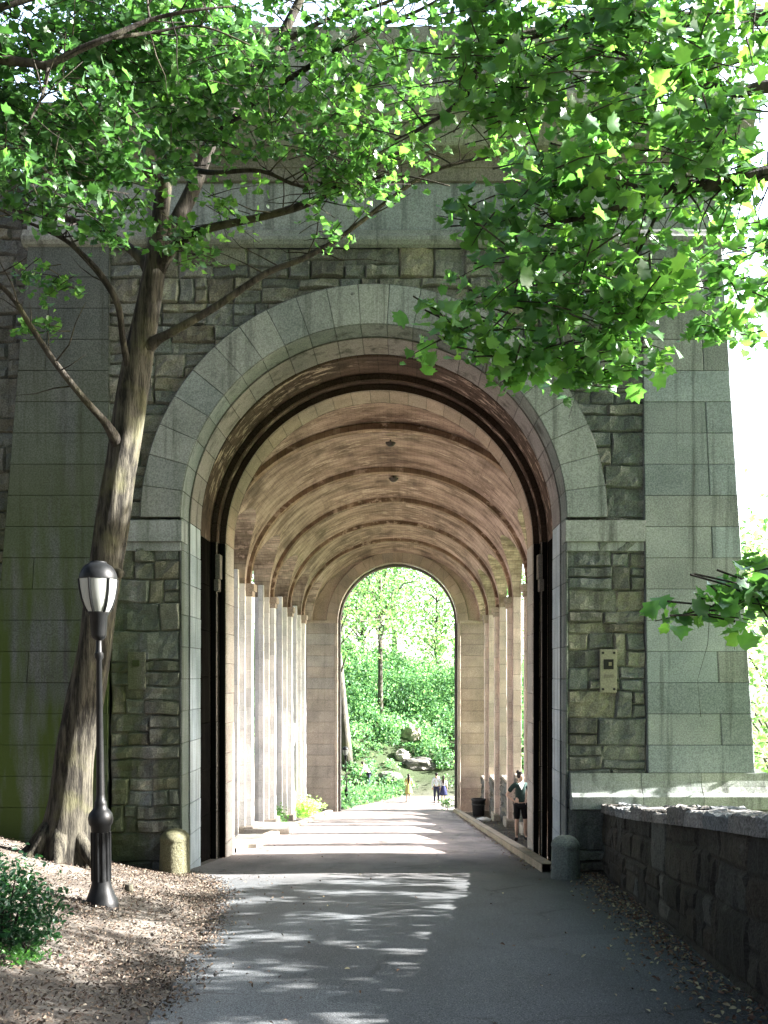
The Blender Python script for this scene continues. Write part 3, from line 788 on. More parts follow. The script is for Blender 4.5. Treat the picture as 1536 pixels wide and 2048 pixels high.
# ------------------------------------------------------------------ street lamps
def lamp(loc,H,lab,lean=(0,0),col=(.005,.0055,.006),white=False,group='park lamps along the drive',n=24):
    e=empty('street_lamp',loc,lab,'street lamp',group); x,y,z_=loc; k=H/4.0; c=col
    def L(name,prof,mat,cc,par=None,nn=n):
        mb=MB(); mb.lathe([(r*k,h*k) for r,h in prof],x,y,z_,nn,cc,lean); o=mb.build(name,mat,e,True)
        if par: o.parent=par
        md=o.modifiers.new('edge_split','EDGE_SPLIT'); md.split_angle=math.radians(38); return o
    base=L('base',[(.19,-.2),(.19,.03),(.175,.07),(.155,.12),(.125,.2),(.115,.24),(.105,.3),(.10,.86),(.11,.88),(.115,.93),(.135,.96),(.14,1.02),(.13,1.07),(.10,1.11),(.075,1.14),(.07,1.18)],M['iron'],c)
    # flutes of the base
    mb=MB()
    for i in range(12):
        a=2*math.pi*i/12; mb.tube([(x+.102*k*math.cos(a)+lean[0]*hh*k,y+.102*k*math.sin(a)+lean[1]*hh*k,z_+hh*k) for hh in (.3,.58,.86)],[.014*k]*3,6,c)
    mb.build('fluting',M['iron'],e).parent=base
    L('shaft',[(.068,1.16),(.072,1.2),(.054,1.23),(.047,1.3),(.031,2.85),(.05,2.88),(.05,2.93),(.034,2.95),(.032,3.1)],M['iron'],c)
    L('holder',[(.04,3.08),(.075,3.11),(.085,3.14),(.10,3.36),(.12,3.39),(.12,3.41)],M['iron'],c)
    gl=[(.115,3.41),(.15,3.48),(.178,3.57),(.198,3.68),(.208,3.79)]
    L('globe',gl+[(.1,3.80)],M['globe'],(1,1,1))
    L('cap',[(.211,3.785),(.213,3.805),(.205,3.85),(.187,3.895),(.155,3.94),(.115,3.965),(.10,3.975),(.095,3.99),(.03,4.0)],M['iron'] if not white else M['plain'],tuple(q*1.3 for q in c))
    for i in range(6):
        a=2*math.pi*(i+.35)/6; mb=MB()
        mb.tube([(x+(r+.004)*k*math.cos(a)+lean[0]*h*k,y+(r+.004)*k*math.sin(a)+lean[1]*h*k,z_+h*k) for r,h in gl],[.015*k]*len(gl),6,c); mb.build('globe_rib',M['iron'],e)
    return e
p=seat(203,1812,7,13)
lamp((p.x,p.y,p.z),690*p.y/F,'black park lamp with frosted globe standing on leaf litter before the leaning tree',lean=(-.010,0))
LAMP=p.copy()
p=seat(694,1611,46.5,60); lamp((p.x,p.y,p.z),118*p.y/F,'small black park lamp seen through the far end of the passage',n=14,lean=(-.03,0))
pz=ground_z(-5.0,38.4); lamp((-5.0+.1,38.4,pz),4.0,'lamp coloured white as if sunlit between the left piers of the passage',col=(.75,.75,.75),white=True,n=16)  # white colour stands in for sun glare on the post

# ------------------------------------------------------------------ foliage
MAPLE=np.array([(0,-.38),(.20,-.36),(.42,-.30),(.36,-.10),(.54,.14),(.33,.17),(.28,.36),(.14,.33),(0,.56),(-.14,.33),(-.28,.36),(-.33,.17),(-.54,.14),(-.36,-.10),(-.42,-.30),(-.20,-.36)])
OVAL=np.array([(0,-.5),(.2,-.25),(.26,.05),(.15,.35),(0,.55),(-.15,.35),(-.26,.05),(-.2,-.25)])
QUAD=np.array([(0,-.5),(.32,0),(0,.55),(-.32,0)])
def leaf_mesh(name,c,size,col,mat,parent=None,shape=MAPLE,up=1.0,spread=.6,seed=0,fold=.2,normals=None):
    r=np.random.default_rng(seed); N=len(c); m=len(shape)
    nrm=r.normal(0,spread,(N,3)); nrm[:,2]+=up
    if normals is not None: nrm+=normals
    nrm/=np.linalg.norm(nrm,axis=1)[:,None]+1e-9
    a=r.normal(size=(N,3)); t=np.cross(nrm,a); t/=np.linalg.norm(t,axis=1)[:,None]+1e-9; b=np.cross(nrm,t)
    fo=fold*(np.abs(shape[:,0])*2)**1.2-.25*fold*(shape[:,1]*2)**2
    sz=size[:,None,None]
    cen=c[:,None,:]
    rim=cen+sz*(shape[None,:,0,None]*t[:,None,:]+shape[None,:,1,None]*b[:,None,:]+(fo[None,:,None]*(.5+r.random((N,1,1))))*nrm[:,None,:])
    V=np.concatenate([cen,rim],axis=1).reshape(-1,3)
    k=np.arange(m); tri=np.stack([np.zeros(m,int),1+k,1+(k+1)%m],1)
    Fx=(tri[None]+(np.arange(N)*(m+1))[:,None,None]).reshape(-1,3)
    me=bpy.data.meshes.new(name); me.vertices.add(len(V)); me.vertices.foreach_set('co',V.astype(np.float32).ravel())
    me.loops.add(Fx.size); me.loops.foreach_set('vertex_index',Fx.astype(np.int32).ravel())
    me.polygons.add(len(Fx)); me.polygons.foreach_set('loop_start',np.arange(0,Fx.size,3,dtype=np.int32))
    at=me.attributes.new('Col','FLOAT_COLOR','POINT'); cc=np.ones((N,m+1,4),np.float32); cc[:,:,:3]=col[:,None,:]
    at.data.foreach_set('color',cc.ravel()); me.materials.append(mat); me.update(calc_edges=True); me.validate()
    o=bpy.data.objects.new(name,me); COL.objects.link(o)
    if parent: adopt(o,parent)
    return o
PAL=np.array([(.037,.098,.030),(.053,.140,.038),(.078,.185,.044),(.11,.23,.05),(.14,.29,.055)])
def palette(n,bias,r):
    t=np.clip(r.normal(bias,.16,n),0,.999)*(len(PAL)-1); i=t.astype(int); f=(t-i)[:,None]
    c=PAL[i]*(1-f)+PAL[np.minimum(i+1,len(PAL)-1)]*f
    return c*(1+r.normal(0,.12,(n,1)))
def sprays(clusters,seed,per=14,rad=.34,lsize=.15,twigs=None):
    """clusters: (px,py,rx,ry,Y,dY,count,bias) -> leaves gathered on short twigs"""
    r=np.random.default_rng(seed); Cs=[];Ss=[];Ks=[]
    for (px,py,rx,ry,Y,dY,cnt,bias) in clusters:
        for _ in range(cnt):
            while True:
                q=r.uniform(-1,1,3)
                if q@q<=1: break
            y=Y+dY*q[1]; c=P(px+rx*q[0],py+ry*q[2],Y); c=np.array((c.x,y,c.z))
            k=max(4,int(r.normal(per,per*.3))); th=r.uniform(0,2*math.pi); d=np.array((math.cos(th),math.sin(th),r.normal(-.12,.15)))
            s=np.array((-d[1],d[0],0)); R=rad*r.uniform(.7,1.25)
            t=r.uniform(-.2,1.,k); w=r.normal(0,.42,k)*(1.1-.6*np.abs(t))
            pos_=c+R*(t[:,None]*d*1.3+w[:,None]*s)+r.normal(0,.05,(k,3))
            pos_[:,2]-=.12*np.abs(w)*R+.15*R*np.maximum(t,0)**2
            Cs.append(pos_); Ss.append(lsize*r.uniform(.45,1.3,k)); Ks.append(palette(k,bias+r.normal(0,.12),r))
            if twigs is not None:
                twigs.tube([c-d*R*.9+np.array((0,0,-.02)),c,c+d*R*1.1+np.array((0,0,-.1*R))],[.008,.006,.003],4,(1,1,1),cap=False)
    return np.concatenate(Cs),np.concatenate(Ss),np.concatenate(Ks)

def limb(mb,pl,Y,n=10,rough=.1,k=4,seed=0):
    """pl: (px,py,width px[,Y])"""
    q=[]
    for t in pl:
        yy=t[3] if len(t)>3 else Y; p=P(t[0],t[1],yy); q.append((p.x,p.y,p.z,t[2]/2*yy/F))
    q=smooth_pts(q,k); mb.tube([a[:3] for a in q],[max(.004,a[3]) for a in q],n,(1,1,1),rough,seed)
    return q

# --- leaning maple by the lamp
YT=13.3
YT=13.3; tb=P(125,1690,YT); tb.z=ground_z(tb.x,YT)
maple=empty('maple_tree',(tb.x,tb.y,tb.z),'tall leaning maple with sunlit bark and spreading limbs left of the arch','tree')
mb=MB(); dY=0
limb(mb,[(x_,y_,w_*.88) for x_,y_,w_ in [(118,1790,140),(126,1690,116),(137,1620,98),(152,1500,84),(170,1400,78),(196,1250,70),(216,1100,70),(234,980,68),(252,870,72),(270,760,64),(290,650,58),(305,560,50),(316,480,42),(325,400,34),(336,330,28),(352,250,24),(375,150,22),(400,40,16),(430,-120,8)]],YT,28,.16,6,3)
# roots
for dx,dy,ln in ((-1,.1,1.0),(.9,-.3,.9),(.2,-1,.8),(-.6,-.8,.9),(.5,.8,.6)):
    b=tb+Vector((0,0,.28)); pts=[]
    for i in range(6):
        t=i/5; x=b.x+dx*(.18+ln*t*.75); y=b.y+dy*(.18+ln*t*.75); pts.append((x,y,max(ground_z(x,y)-.05*t-.02,b.z+.25-.9*t) if t<1 else ground_z(x,y)-.1))
    mb.tube(pts,[.13,.12,.1,.07,.05,.03],10,(1,1,1),.2,dx)
mb.tube([P(215,1140,YT),P(243,1148,YT-.1)],[.10,.06],8,(1,1,1),.2)
mb.build('trunk',M['bark'],maple,True)
BR_=[[(318,520,38),(345,460,33),(385,380,29),(420,290,26),(470,210,22),(520,150,20),(565,70,20),(620,-40,14),(680,-160,8)],
 [(285,705,34),(315,680,22),(345,664,17),(430,615,15),(530,548,13),(600,520,11),(660,488,10),(720,445,9),(780,398,8),(850,350,8),(920,325,7),(1000,310,5),(1060,285,3)],
 [(316,540,32),(350,492,20),(400,462,17),(470,445,15),(540,430,14),(600,412,15),(650,390,13),(720,345,10),(790,310,7),(860,285,4)],
 [(245,905,34),(214,850,18),(170,800,14),(110,725,12),(60,650,11),(20,590,10),(-60,520,8),(-140,460,6)],
 [(266,770,24),(247,690,13),(236,612,13),(205,555,14),(165,510,12),(130,480,9),(80,455,7),(20,430,5),(-30,400,4)],
 [(305,560,26),(280,515,20),(225,472,16),(160,445,13),(100,430,12),(30,418,10),(-60,380,8)],
 [(322,420,22),(318,355,20),(250,345,18),(175,348,18),(125,320,16),(80,292,14),(0,278,12),(-90,250,9)],
 [(345,330,18),(420,345,10),(520,342,8),(600,372,7),(700,372,6),(790,350,4),(900,372,3)],
 [(360,260,18),(330,190,14),(260,110,12),(200,60,9),(150,-40,6)],
 [(440,260,16),(530,190,12),(640,120,10),(740,60,8),(840,20,6),(940,-40,4)],
 [(560,90,12),(640,45,9),(760,10,7),(860,-40,5)]]
YBR=[YT+.3,YT-.2,YT-.5,YT-.7,YT-.3,YT+.2,YT-1.2,YT-1.,YT-.5,YT-1.,YT-.6]
for i,b in enumerate(BR_):
    mb=MB(); n=len(b); bb=[(t[0],t[1],t[2],YT+(YBR[i]-YT)*min(1,j/2.)-(.9*j/n if i in(3,4,6,9) else 0)) for j,t in enumerate(b)]
    q=limb(mb,bb,YT,10,.12,5,i)
    # side twigs
    for _ in range(int(3+n*1.2)):
        a=q[rnd.randrange(len(q)//3,len(q))]; d=Vector((rnd.uniform(-1,1),rnd.uniform(-.6,.4),rnd.uniform(-.3,.8))).normalized(); L=rnd.uniform(.4,1.1); o=Vector(a[:3])
        pts=[o]; 
        for s_ in range(3): d=(d+Vector((rnd.uniform(-.4,.4),rnd.uniform(-.3,.3),rnd.uniform(-.2,.35)))).normalized(); pts.append(pts[-1]+d*L/3)
        r0=min(.012,a[3]*.6); mb.tube(pts,[r0,r0*.8,r0*.55,.003],5,(1,1,1))
    mb.build('branch',M['twig'],maple,True)
CL=[(330,90,230,90,11.2,1.,34,.34),(560,60,180,80,11.5,1.5,44,.36),(300,200,180,90,11,1.5,56,.28),(470,200,130,90,11.5,1.3,34,.34),
 (70,330,110,80,10.6,.9,16,.28),(170,290,120,50,10.4,1.,24,.3),(360,290,120,40,12.3,.8,16,.62),(620,210,130,90,11.8,1.,26,.46),(700,290,90,70,12,1.,16,.55),(770,200,120,120,11.5,1.2,24,.5),(760,60,150,60,11.5,1.3,30,.36),
 (480,415,60,18,12.6,.5,6,.66),(350,470,60,40,12.7,.4,8,.62),(400,505,30,12,12.7,.3,3,.62),(700,360,100,40,12,.6,11,.52),(640,440,40,20,12.,.4,3,.4),(75,555,75,25,12.2,.4,7,.6),(210,460,40,30,12.4,.5,4,.55),(130,400,120,40,10.6,.8,14,.3),(250,400,60,30,11.5,.6,6,.5),(90,655,24,14,12.4,.2,2,.6),
 # above and beside the frame
 (300,-180,320,130,11,1.5,40,.3),(700,-180,300,120,11.5,2.,40,.4)]
tw=MB(); CL=[(a,b,c_,d,e,f,int(g*1.1+1),h-.13) for a,b,c_,d,e,f,g,h in CL]
c,s,k=sprays(CL,5,15,.34,.125,tw)
leaf_mesh('crown',c,s,k,M['leaf'],maple,seed=5,up=.9,spread=.65,normals=np.array([(.0,-.35,0)]))
tw.build('twigs',M['twig'],maple)['kind']='stuff'

# --- maple off the left edge whose dark limbs cross the top left corner
lt=empty('maple_tree',(-6.6,8.3,ground_z(-6.6,8.3)),'dark limbed maple reaching in at the top left corner of the view','tree'); gz=ground_z(-6.6,8.3)
mb=MB(); mb.tube([(-6.6,8.3,gz-.3),(-6.5,8.3,gz+2),(-6.3,8.4,4.5),(-6.1,8.5,8),(-6,8.6,11)],[.36,.29,.24,.17,.07],14,(1,1,1),.12); mb.build('trunk',M['bark'],lt,True)
for b in ([(-6.25,8.4,5.6,26),(-60,112,24,8.7),(0,119,20,8.8),(60,126,17,8.8),(98,130,16,8.8),(150,103,13,8.8),(215,76,11,8.8),(300,40,8,8.9),(380,22,6,8.9),(470,12,3,9)],
          [(98,130,10,8.8),(85,190,6,8.7),(60,240,4,8.6)],[(215,76,8,8.8),(300,66,6,9),(400,52,4,9.1),(500,90,3,9.2)],
          [(-6.2,8.4,6.4,22),(-80,40,16,8.9),(0,15,13,9),(80,-10,10,9.1),(180,-50,6,9.2)],[(300,40,6,8.9),(295,0,4,8.9),(300,-60,3,8.9)]):
    pts=[]
    for t in b:
        if t[0]<0 and t[3]>20: pts.append((t[0],t[1],t[2],t[3]/2*8.8/F))
        else: p=P(t[0],t[1],t[3]); pts.append((p.x,p.y,p.z,t[2]/2*t[3]/F))
    q=smooth_pts(pts,4); mb=MB(); mb.tube([a[:3] for a in q],[max(.003,a[3]) for a in q],8,(1,1,1),.1)
    for _ in range(6):
        a=q[rnd.randrange(len(q)//3,len(q))]; d=Vector((rnd.uniform(-.3,1),rnd.uniform(-.5,.5),rnd.uniform(-.6,.6))).normalized(); o=Vector(a[:3]); pp=[o]
        for s_ in range(3): d=(d+Vector((rnd.uniform(-.4,.4),rnd.uniform(-.3,.3),rnd.uniform(-.3,.3)))).normalized(); pp.append(pp[-1]+d*.2)
        r_=min(.009,a[3]*.6); mb.tube(pp,[r_,r_*.8,r_*.5,.002],5,(1,1,1))
    mb.build('branch',M['twig'],lt,True)
tw=MB(); c,s,k=sprays([(120,70,220,90,9.6,.9,64,.08),(330,70,200,80,9.8,.9,54,.12),(110,200,170,80,9.5,.9,54,.06),(50,320,90,70,9.4,.7,20,.12),(-150,150,150,200,9,1.,30,.25),(200,-120,330,80,9.6,1.,40,.3)],15,14,.32,.125,tw)
leaf_mesh('crown',c,s,k,M['leaf'],lt,seed=15,up=.8,spread=.6,normals=np.array([(.0,-.45,0)]))
tw.build('twigs',M['twig'],lt)['kind']='stuff'

# --- maple on the right, its trunk outside the frame
YR=7.4
rt=empty('maple_tree',(7.2,6.5,ground_z(7.2,6.5)),'bright green maple reaching in over the right of the drive','tree')
mb=MB(); gz=ground_z(7.2,6.5)
mb.tube([Vector(q) for q in ((7.2,6.5,gz-.3),(7.15,6.5,gz+1.5),(6.9,6.6,2.5),(6.7,6.8,5),(6.4,7,8),(6.2,7.2,11))],[.42,.33,.29,.26,.2,.1],16,(1,1,1),.12); mb.build('trunk',M['bark'],rt,True)
def b3(pts,r0,r1,side=5):
    mb=MB(); n=len(pts); q=smooth_pts([(*Vector(p),r0+(r1-r0)*i/(n-1)) for i,p in enumerate(pts)],4); mb.tube([a[:3] for a in q],[a[3] for a in q],8,(1,1,1),.1)
    for _ in range(side*3):
        a=q[rnd.randrange(len(q)//4,len(q))]; d=Vector((rnd.uniform(-1,.4),rnd.uniform(-.5,.5),rnd.uniform(-.9,.5))).normalized(); L=rnd.uniform(.3,.8); pts2=[Vector(a[:3])]
        for s_ in range(3): d=(d+Vector((rnd.uniform(-.4,.4),rnd.uniform(-.3,.3),rnd.uniform(-.5,.1)))).normalized(); pts2.append(pts2[-1]+d*L/3)
        r_=min(.010,a[3]*.6); mb.tube(pts2,[r_,r_*.8,r_*.5,.002],5,(1,1,1))
    mb.build('branch',M['twig'],rt,True)
b3([(6.7,6.8,5.2),(4.6,7.2,5.6),P(1600,330,YR),P(1536,347,YR),P(1430,368,YR),P(1310,383,YR),P(1230,420,YR),P(1150,438,YR),P(1080,455,YR)],.10,.010,7)
b3([P(1310,383,YR),P(1230,360,YR),P(1190,345,YR),P(1165,290,YR)],.018,.004,3)
b3([(6.5,7,6.5),(4.8,7.5,6.6),P(1560,170,7.6),P(1480,185,7.6),P(1390,165,7.6),P(1310,135,7.6),P(1200,90,7.6)],.08,.008,5)
b3([(6.4,7,7.6),(4.5,8,7.6),P(1400,40,8.2),P(1250,20,8.2),P(1100,60,8.2),P(985,95,8.2),P(930,190,8.2),P(870,240,8.2),P(790,280,8.2)],.08,.008,5)
b3([P(985,95,8.2),P(900,110,8.2),P(790,95,8.2)],.012,.004,2)
b3([P(930,190,8.2),P(1020,180,8.),P(1110,165,8.)],.012,.004,2)
b3([P(1330,385,YR),P(1290,480,YR),P(1230,580,YR),P(1190,680,YR)],.016,.004,4)
b3([(7.0,6.5,2.6),(4,6.2,2.6),P(1600,1180,6.2),P(1536,1172,6.2),P(1470,1185,6.2),P(1420,1215,6.2)],.03,.004,2)
CR=[(1130,430,190,120,7.4,.8,40,.36),(1260,350,220,130,7.5,.9,54,.34),(1060,560,120,90,7.3,.6,20,.36),(1190,580,140,100,7.3,.7,32,.34),(1180,690,95,70,7.2,.5,19,.42),(1290,620,50,50,7.3,.4,8,.40),
 (880,650,34,26,7.2,.25,5,.55),(985,690,32,28,7.2,.25,5,.46),(1050,735,26,16,7.2,.2,3,.42),(1205,755,34,18,7.2,.2,4,.45),
 (1200,200,200,110,7.8,1.,44,.44),(1350,130,200,110,7.8,1.,44,.42),(1080,170,160,120,8.2,1.,30,.52),(1010,110,120,80,8.3,.9,18,.55),(920,220,100,90,8.2,.8,12,.55),(1100,50,220,60,8.2,1.,30,.4),(1350,20,200,60,7.8,1.,30,.36),(880,40,120,50,8.4,.8,13,.36),
 (1420,300,130,120,7.6,.9,30,.36),(1480,460,70,80,8.,.8,16,.34),(1490,590,60,90,8.2,.7,15,.34),(1430,640,36,40,8.,.4,4,.36),(1390,540,34,30,7.4,.3,4,.5),
 (1490,1185,62,24,6.2,.25,7,.3),(1425,1225,32,22,6.1,.2,4,.45),(1545,1150,60,26,6.3,.3,5,.3),(970,450,60,60,7.5,.4,5,.4)]
tw=MB(); CR=[(a,b,c_,d,e,f,int(g*.8+1),h+.04) for a,b,c_,d,e,f,g,h in CR]
c,s,k=sprays(CR,9,13,.28,.138,tw)
# unseen leaf clumps added to the crown beyond the frame to block low sun
r=np.random.default_rng(21); ex=[];
def shade_clump(cx,cy,cz,rx,ry,rz,n,per=40,R=.42):
    for _ in range(int(n*.42)):
        q=r.normal(size=3); q*=r.random()**.33/np.linalg.norm(q); b=np.array((cx+rx*q[0],cy+ry*q[1],cz+rz*q[2])); ex.append(b+r.normal(0,R*.5,(per,3))*np.array((1,1,.5)))
shade_clump(6.3,9,2.3,.8,4.5,.55,75,26,.3); shade_clump(8.5,4,4.2,2.2,4,1.5,130); shade_clump(8.6,10,3.6,2.2,3.4,1.5,125); shade_clump(8,7,3.9,1.8,2.4,1.5,70); shade_clump(9,7.5,5.9,2.,4.6,1.3,190); shade_clump(8.5,13.0,3.0,1.8,1.7,1.1,75); shade_clump(8.5,8,3.,1.8,5,1.0,70); shade_clump(9.,13.6,9.1,1.6,1.,1.25,190); shade_clump(9,13.6,13.6,1.6,1.,1.6,130); shade_clump(7.5,9.5,13.5,4,5,4,300,30,.6); shade_clump(7.6,15.0,1.7,1.,.8,1.0,26); shade_clump(7,7,10.5,3,4,1.,30)
ex=np.concatenate(ex); c=np.concatenate([c,ex]); s=np.concatenate([s,r.uniform(.11,.19,len(ex))]); k=np.concatenate([k,palette(len(ex),.4,r)])
leaf_mesh('crown',c,s,k,M['leaf'],rt,seed=9,up=.75,spread=.6,normals=np.array([(.0,-.55,0)]))
tw.build('twigs',M['twig'],rt)['kind']='stuff'

# --- background trees
def bgtree(x,y,H,R,lab,n=2600,ls=.3,bias=.5,zc=.62,grp='trees beyond the arcade',bark='greybark',lean=0.,crown0=None,tk=1.):
    z0=ground_z(x,y); e=empty('park_tree',(x,y,z0),lab,'tree',grp); mb=MB()
    mb.tube([(x,y,z0-.4),(x+lean*.1,y,z0+H*.15),(x+lean*.4,y,z0+H*.45),(x+lean*.8,y,z0+H*.75),(x+lean,y,z0+H*.97)],[tk*(R*.055+.04),tk*(R*.04+.03),tk*(R*.032+.02),R*.02+.015,.02],12,(1,1,1),.12,x)
    r=np.random.default_rng(int(abs(x*31+y*7)))
    cs=[]
    nb=26
    for i in range(nb):
        h=r.uniform(.28,.98) if crown0 is None else r.uniform(crown0,.98); th=r.uniform(0,2*math.pi); rr=R*r.uniform(.35,1.)*math.sqrt(max(.05,1-((h-zc)/.5)**2)); 
        q=np.array((x+lean*h+rr*math.cos(th),y+rr*math.sin(th),z0+H*h)); cs.append(q)
        mb.tube([(x+lean*max(.2,h-.15),y,z0+H*max(.2,h-.15)),((x+lean*h+q[0])/2,(y+q[1])/2,q[2]-.25),tuple(q)],[.07,.045,.015],5,(1,1,1))
    mb.build('trunk',M[bark],e,True)
    cs=np.array(cs); idx=r.integers(0,nb,n); c=cs[idx]+r.normal(0,1,(n,3))*np.array((R*.24,R*.24,R*.16))
    tone=r.normal(0,.1,nb)[idx]
    leaf_mesh('crown',c,r.uniform(.6,1.3,n)*ls,np.clip(palette(n,bias,r)*(1+tone[:,None])*np.array((1.6,1.3,2.6)),.01,1),M['farleaf'],e,QUAD if ls<.5 else OVAL,up=.7,spread=.7,seed=int(n+x))  # leaf colours lifted and greyed to stand in for distant haze
bgtree(-1.9,63,16,3.6,'slender pale green tree rising in the middle of the far arch',2600,.24,.62,crown0=.45)
bgtree(-3.85,57.2,14,4.2,'stout grey trunked tree at the left edge of the far arch',2600,.26,.6,lean=-1.3,crown0=.5,tk=1.6)
bgtree(6.5,66,15,4.5,'dense green tree filling the right edge of the far arch',3400,.28,.42,crown0=.2)
bgtree(-9,70,13,4.6,'light green tree on the hillside left of the far arch',2600,.3,.6)
bgtree(2.4,74,9,3.6,'yellow green tree on the hilltop behind the pale boulder',2200,.3,.62)
bgtree(-4,80,11,4.2,'rounded bright tree at the back of the hill',2200,.32,.62)
bgtree(-16,40,12,5,'sunlit leafy tree outside the left openings of the passage',2600,.32,.62,grp='trees beside the arcade')
bgtree(14.5,34,18,4.8,'tall pale sunlit tree right of the stone pilaster',4200,.30,.72,grp='trees beside the arcade',zc=.62,crown0=.3)
bgtree(20,47,23,6,'tall hazy tree farthest off at the right edge above the river slope',4200,.36,.76,grp='trees beside the arcade',zc=.6,crown0=.3)
bgtree(10.5,22,9,2.8,'young bright tree just beyond the right plinth',2600,.2,.7,grp='trees beside the arcade',zc=.55)
bgtree(-1.2,84,16,5.5,'broad hazy tree filling the middle background of the far arch',8000,.36,.45,crown0=.25)
bgtree(4.8,88,17,5.5,'broad pale tree behind the others at the right of the far arch',8000,.36,.5,crown0=.25)
bgtree(-7,90,18,6,'broad pale tree behind the others at the left of the far arch',8000,.36,.62,crown0=.25)

# far hillside undergrowth
r=np.random.default_rng(3); cl=[]
RK=[(822,1470,64,1.0),(805,1512,62,.8),(838,1530,61,1.6),(776,1556,59,1.1),(790,1585,57.5,1.1)]
RK=[(*seat(a,b,55,80),d) for a,b,c_,d in RK]
def clear(q):
    ok=np.ones(len(q),bool)
    for rx_,yy,rz_,rr in RK:
        p_=Vector((rx_,yy,rz_)); ok&=~((np.abs(q[:,0]-p_.x*q[:,1]/yy)<rr*.7)&(q[:,1]<yy+.2)&(q[:,1]>yy-4)&(q[:,2]>p_.z-rr*.4)&(q[:,2]<p_.z+rr*.6))
    return q[ok]
tones=[]
for _ in range(420):
    x=r.uniform(-13,12); y=r.uniform(54.8,77)
    if x>lerp_tab(XL,y)-1.2 and y<57.2: continue
    z_=ground_z(x,y); R_=r.uniform(.6,1.7)*(1.25 if y>64 else .8 if y>59 else .5); m=int(330*R_)
    q=r.normal(size=(m,3)); q/=np.linalg.norm(q,axis=1)[:,None]; q[:,2]=np.abs(q[:,2])
    lump=1+.22*np.sin(q[:,0]*6+x)*np.cos(q[:,1]*5+y)+r.normal(0,.12,m)
    q=np.array((x,y,z_-.1))+q*lump[:,None]*np.array((R_,R_,R_*r.uniform(.8,1.5))); q=clear(q); cl.append(q); tones.append(np.full(len(q),r.uniform(.6,1.7)))
for _ in range(420):
    y=r.uniform(46.8,56); x=lerp_tab(XL,y)-.2-abs(r.normal(0,1.6)); z_=ground_z(x,y); m=14
    cl.append(np.stack([x+r.normal(0,.3,m),y+r.normal(0,.3,m),z_+np.abs(r.normal(0,.3,m))],1))
for _ in range(130):
    y=r.uniform(52,57); x=r.uniform(4.4,11) if y<55 else r.uniform(2,11); z_=ground_z(x,y); m=14
    cl.append(np.stack([x+r.normal(0,.35,m),y+r.normal(0,.3,m),z_+np.abs(r.normal(0,.5,m))],1))
cl=np.concatenate(cl); o=leaf_mesh('undergrowth',cl,r.uniform(.10,.27,len(cl)),palette(len(cl),.42,r)*np.concatenate(tones+[np.ones(len(cl)-sum(map(len,tones)))])[:,None]*np.array((1.5,1.25,2.6)),M['farleaf'],None,QUAD,up=.5,spread=.6,seed=31)  # colour multiplier pales the hillside leaves in place of bright haze
struct(o,'stuff')
# right slope undergrowth below the parapet
cl=[]
for _ in range(600):
    x=4.6+abs(r.normal(0,6)); y=r.uniform(-2,50); z_=ground_z(x,y); m=14
    if y>14.8 and x<6.6: continue
    cl.append(np.stack([x+r.normal(0,.5,m),y+r.normal(0,.5,m),z_+np.abs(r.normal(0,.5,m))],1))
cl=np.concatenate(cl); o=leaf_mesh('undergrowth',cl,r.uniform(.15,.35,len(cl)),palette(len(cl),.6,r),M['farleaf'],None,QUAD,up=.5,spread=.6,seed=32); struct(o,'stuff')

# --- leafy shrub bottom left
def shrub(name,lab,cat,px,py,rx,ry,Y,n,ls,bias,seed,zb=None,shape=OVAL,group=None,stems=9,tone=(.42,.55,.75)):
    r=np.random.default_rng(seed); c=P(px,py,Y); Rx=rx*Y/F; Rz=ry*Y/F; gz=ground_z(c.x,Y); e=empty(name,(c.x,Y,gz),lab,cat,group)
    for i in range(stems):
        mb=MB(); th=r.uniform(0,2*math.pi); t=Vector((c.x+Rx*.75*math.cos(th)*r.random()**.5,Y+Rx*.75*math.sin(th)*r.random()**.5,c.z+Rz*r.uniform(-.1,.8)))
        b=Vector((c.x+.08*math.cos(th),Y+.08*math.sin(th),gz-.05)); mb.tube([b,(b+t)/2+Vector((0,0,.1)),t],[.014,.01,.004],5,(1,1,1)); mb.build('stem',M['twig'],e)
    q=r.normal(size=(n//9,3)); q/=np.linalg.norm(q,axis=1)[:,None]; q*=(r.random((len(q),1))**.4)
    ctr=np.array((c.x,Y,c.z))+q*np.array((Rx,Rx*.8,Rz)); pts=np.repeat(ctr,9,0)+r.normal(0,ls*1.1,(len(ctr)*9,3)); pts[:,2]=np.maximum(pts[:,2],gz+.02)
    leaf_mesh('foliage',pts,r.uniform(.6,1.2,len(pts))*ls,palette(len(pts),bias,r)*np.array(tone),M['leaf'],e,shape,up=.8,spread=.6,seed=seed)
shrub('shrub','dark glossy leafed shrub at the bottom left in front of the lamp','shrub',0,1835,118,125,7.6,3300,.06,.03,41)
shrub('shrub','lower light green shrub shoots below the dark shrub at the left edge','shrub',20,1935,70,30,7.1,700,.05,.4,42,tone=(.9,1,1))
shrub('weed','green weed clump growing at the foot of the left piers','weed',556,1632,20,18,33.6,420,.09,.5,43,stems=6,tone=(1,1,1))
shrub('shrub','bush coloured as if sunlit leaning on the far left pier of the passage','shrub',616,1618,28,22,38.6,900,.13,.95,46,stems=7,tone=(3.2,2.2,4.2))  # leaf tone raised to imitate overexposure in strong sun
shrub('weed','low green weed at the right foot of the far arch','weed',893,1606,12,8,46.6,260,.12,.4,44,stems=5,tone=(1,1,1))

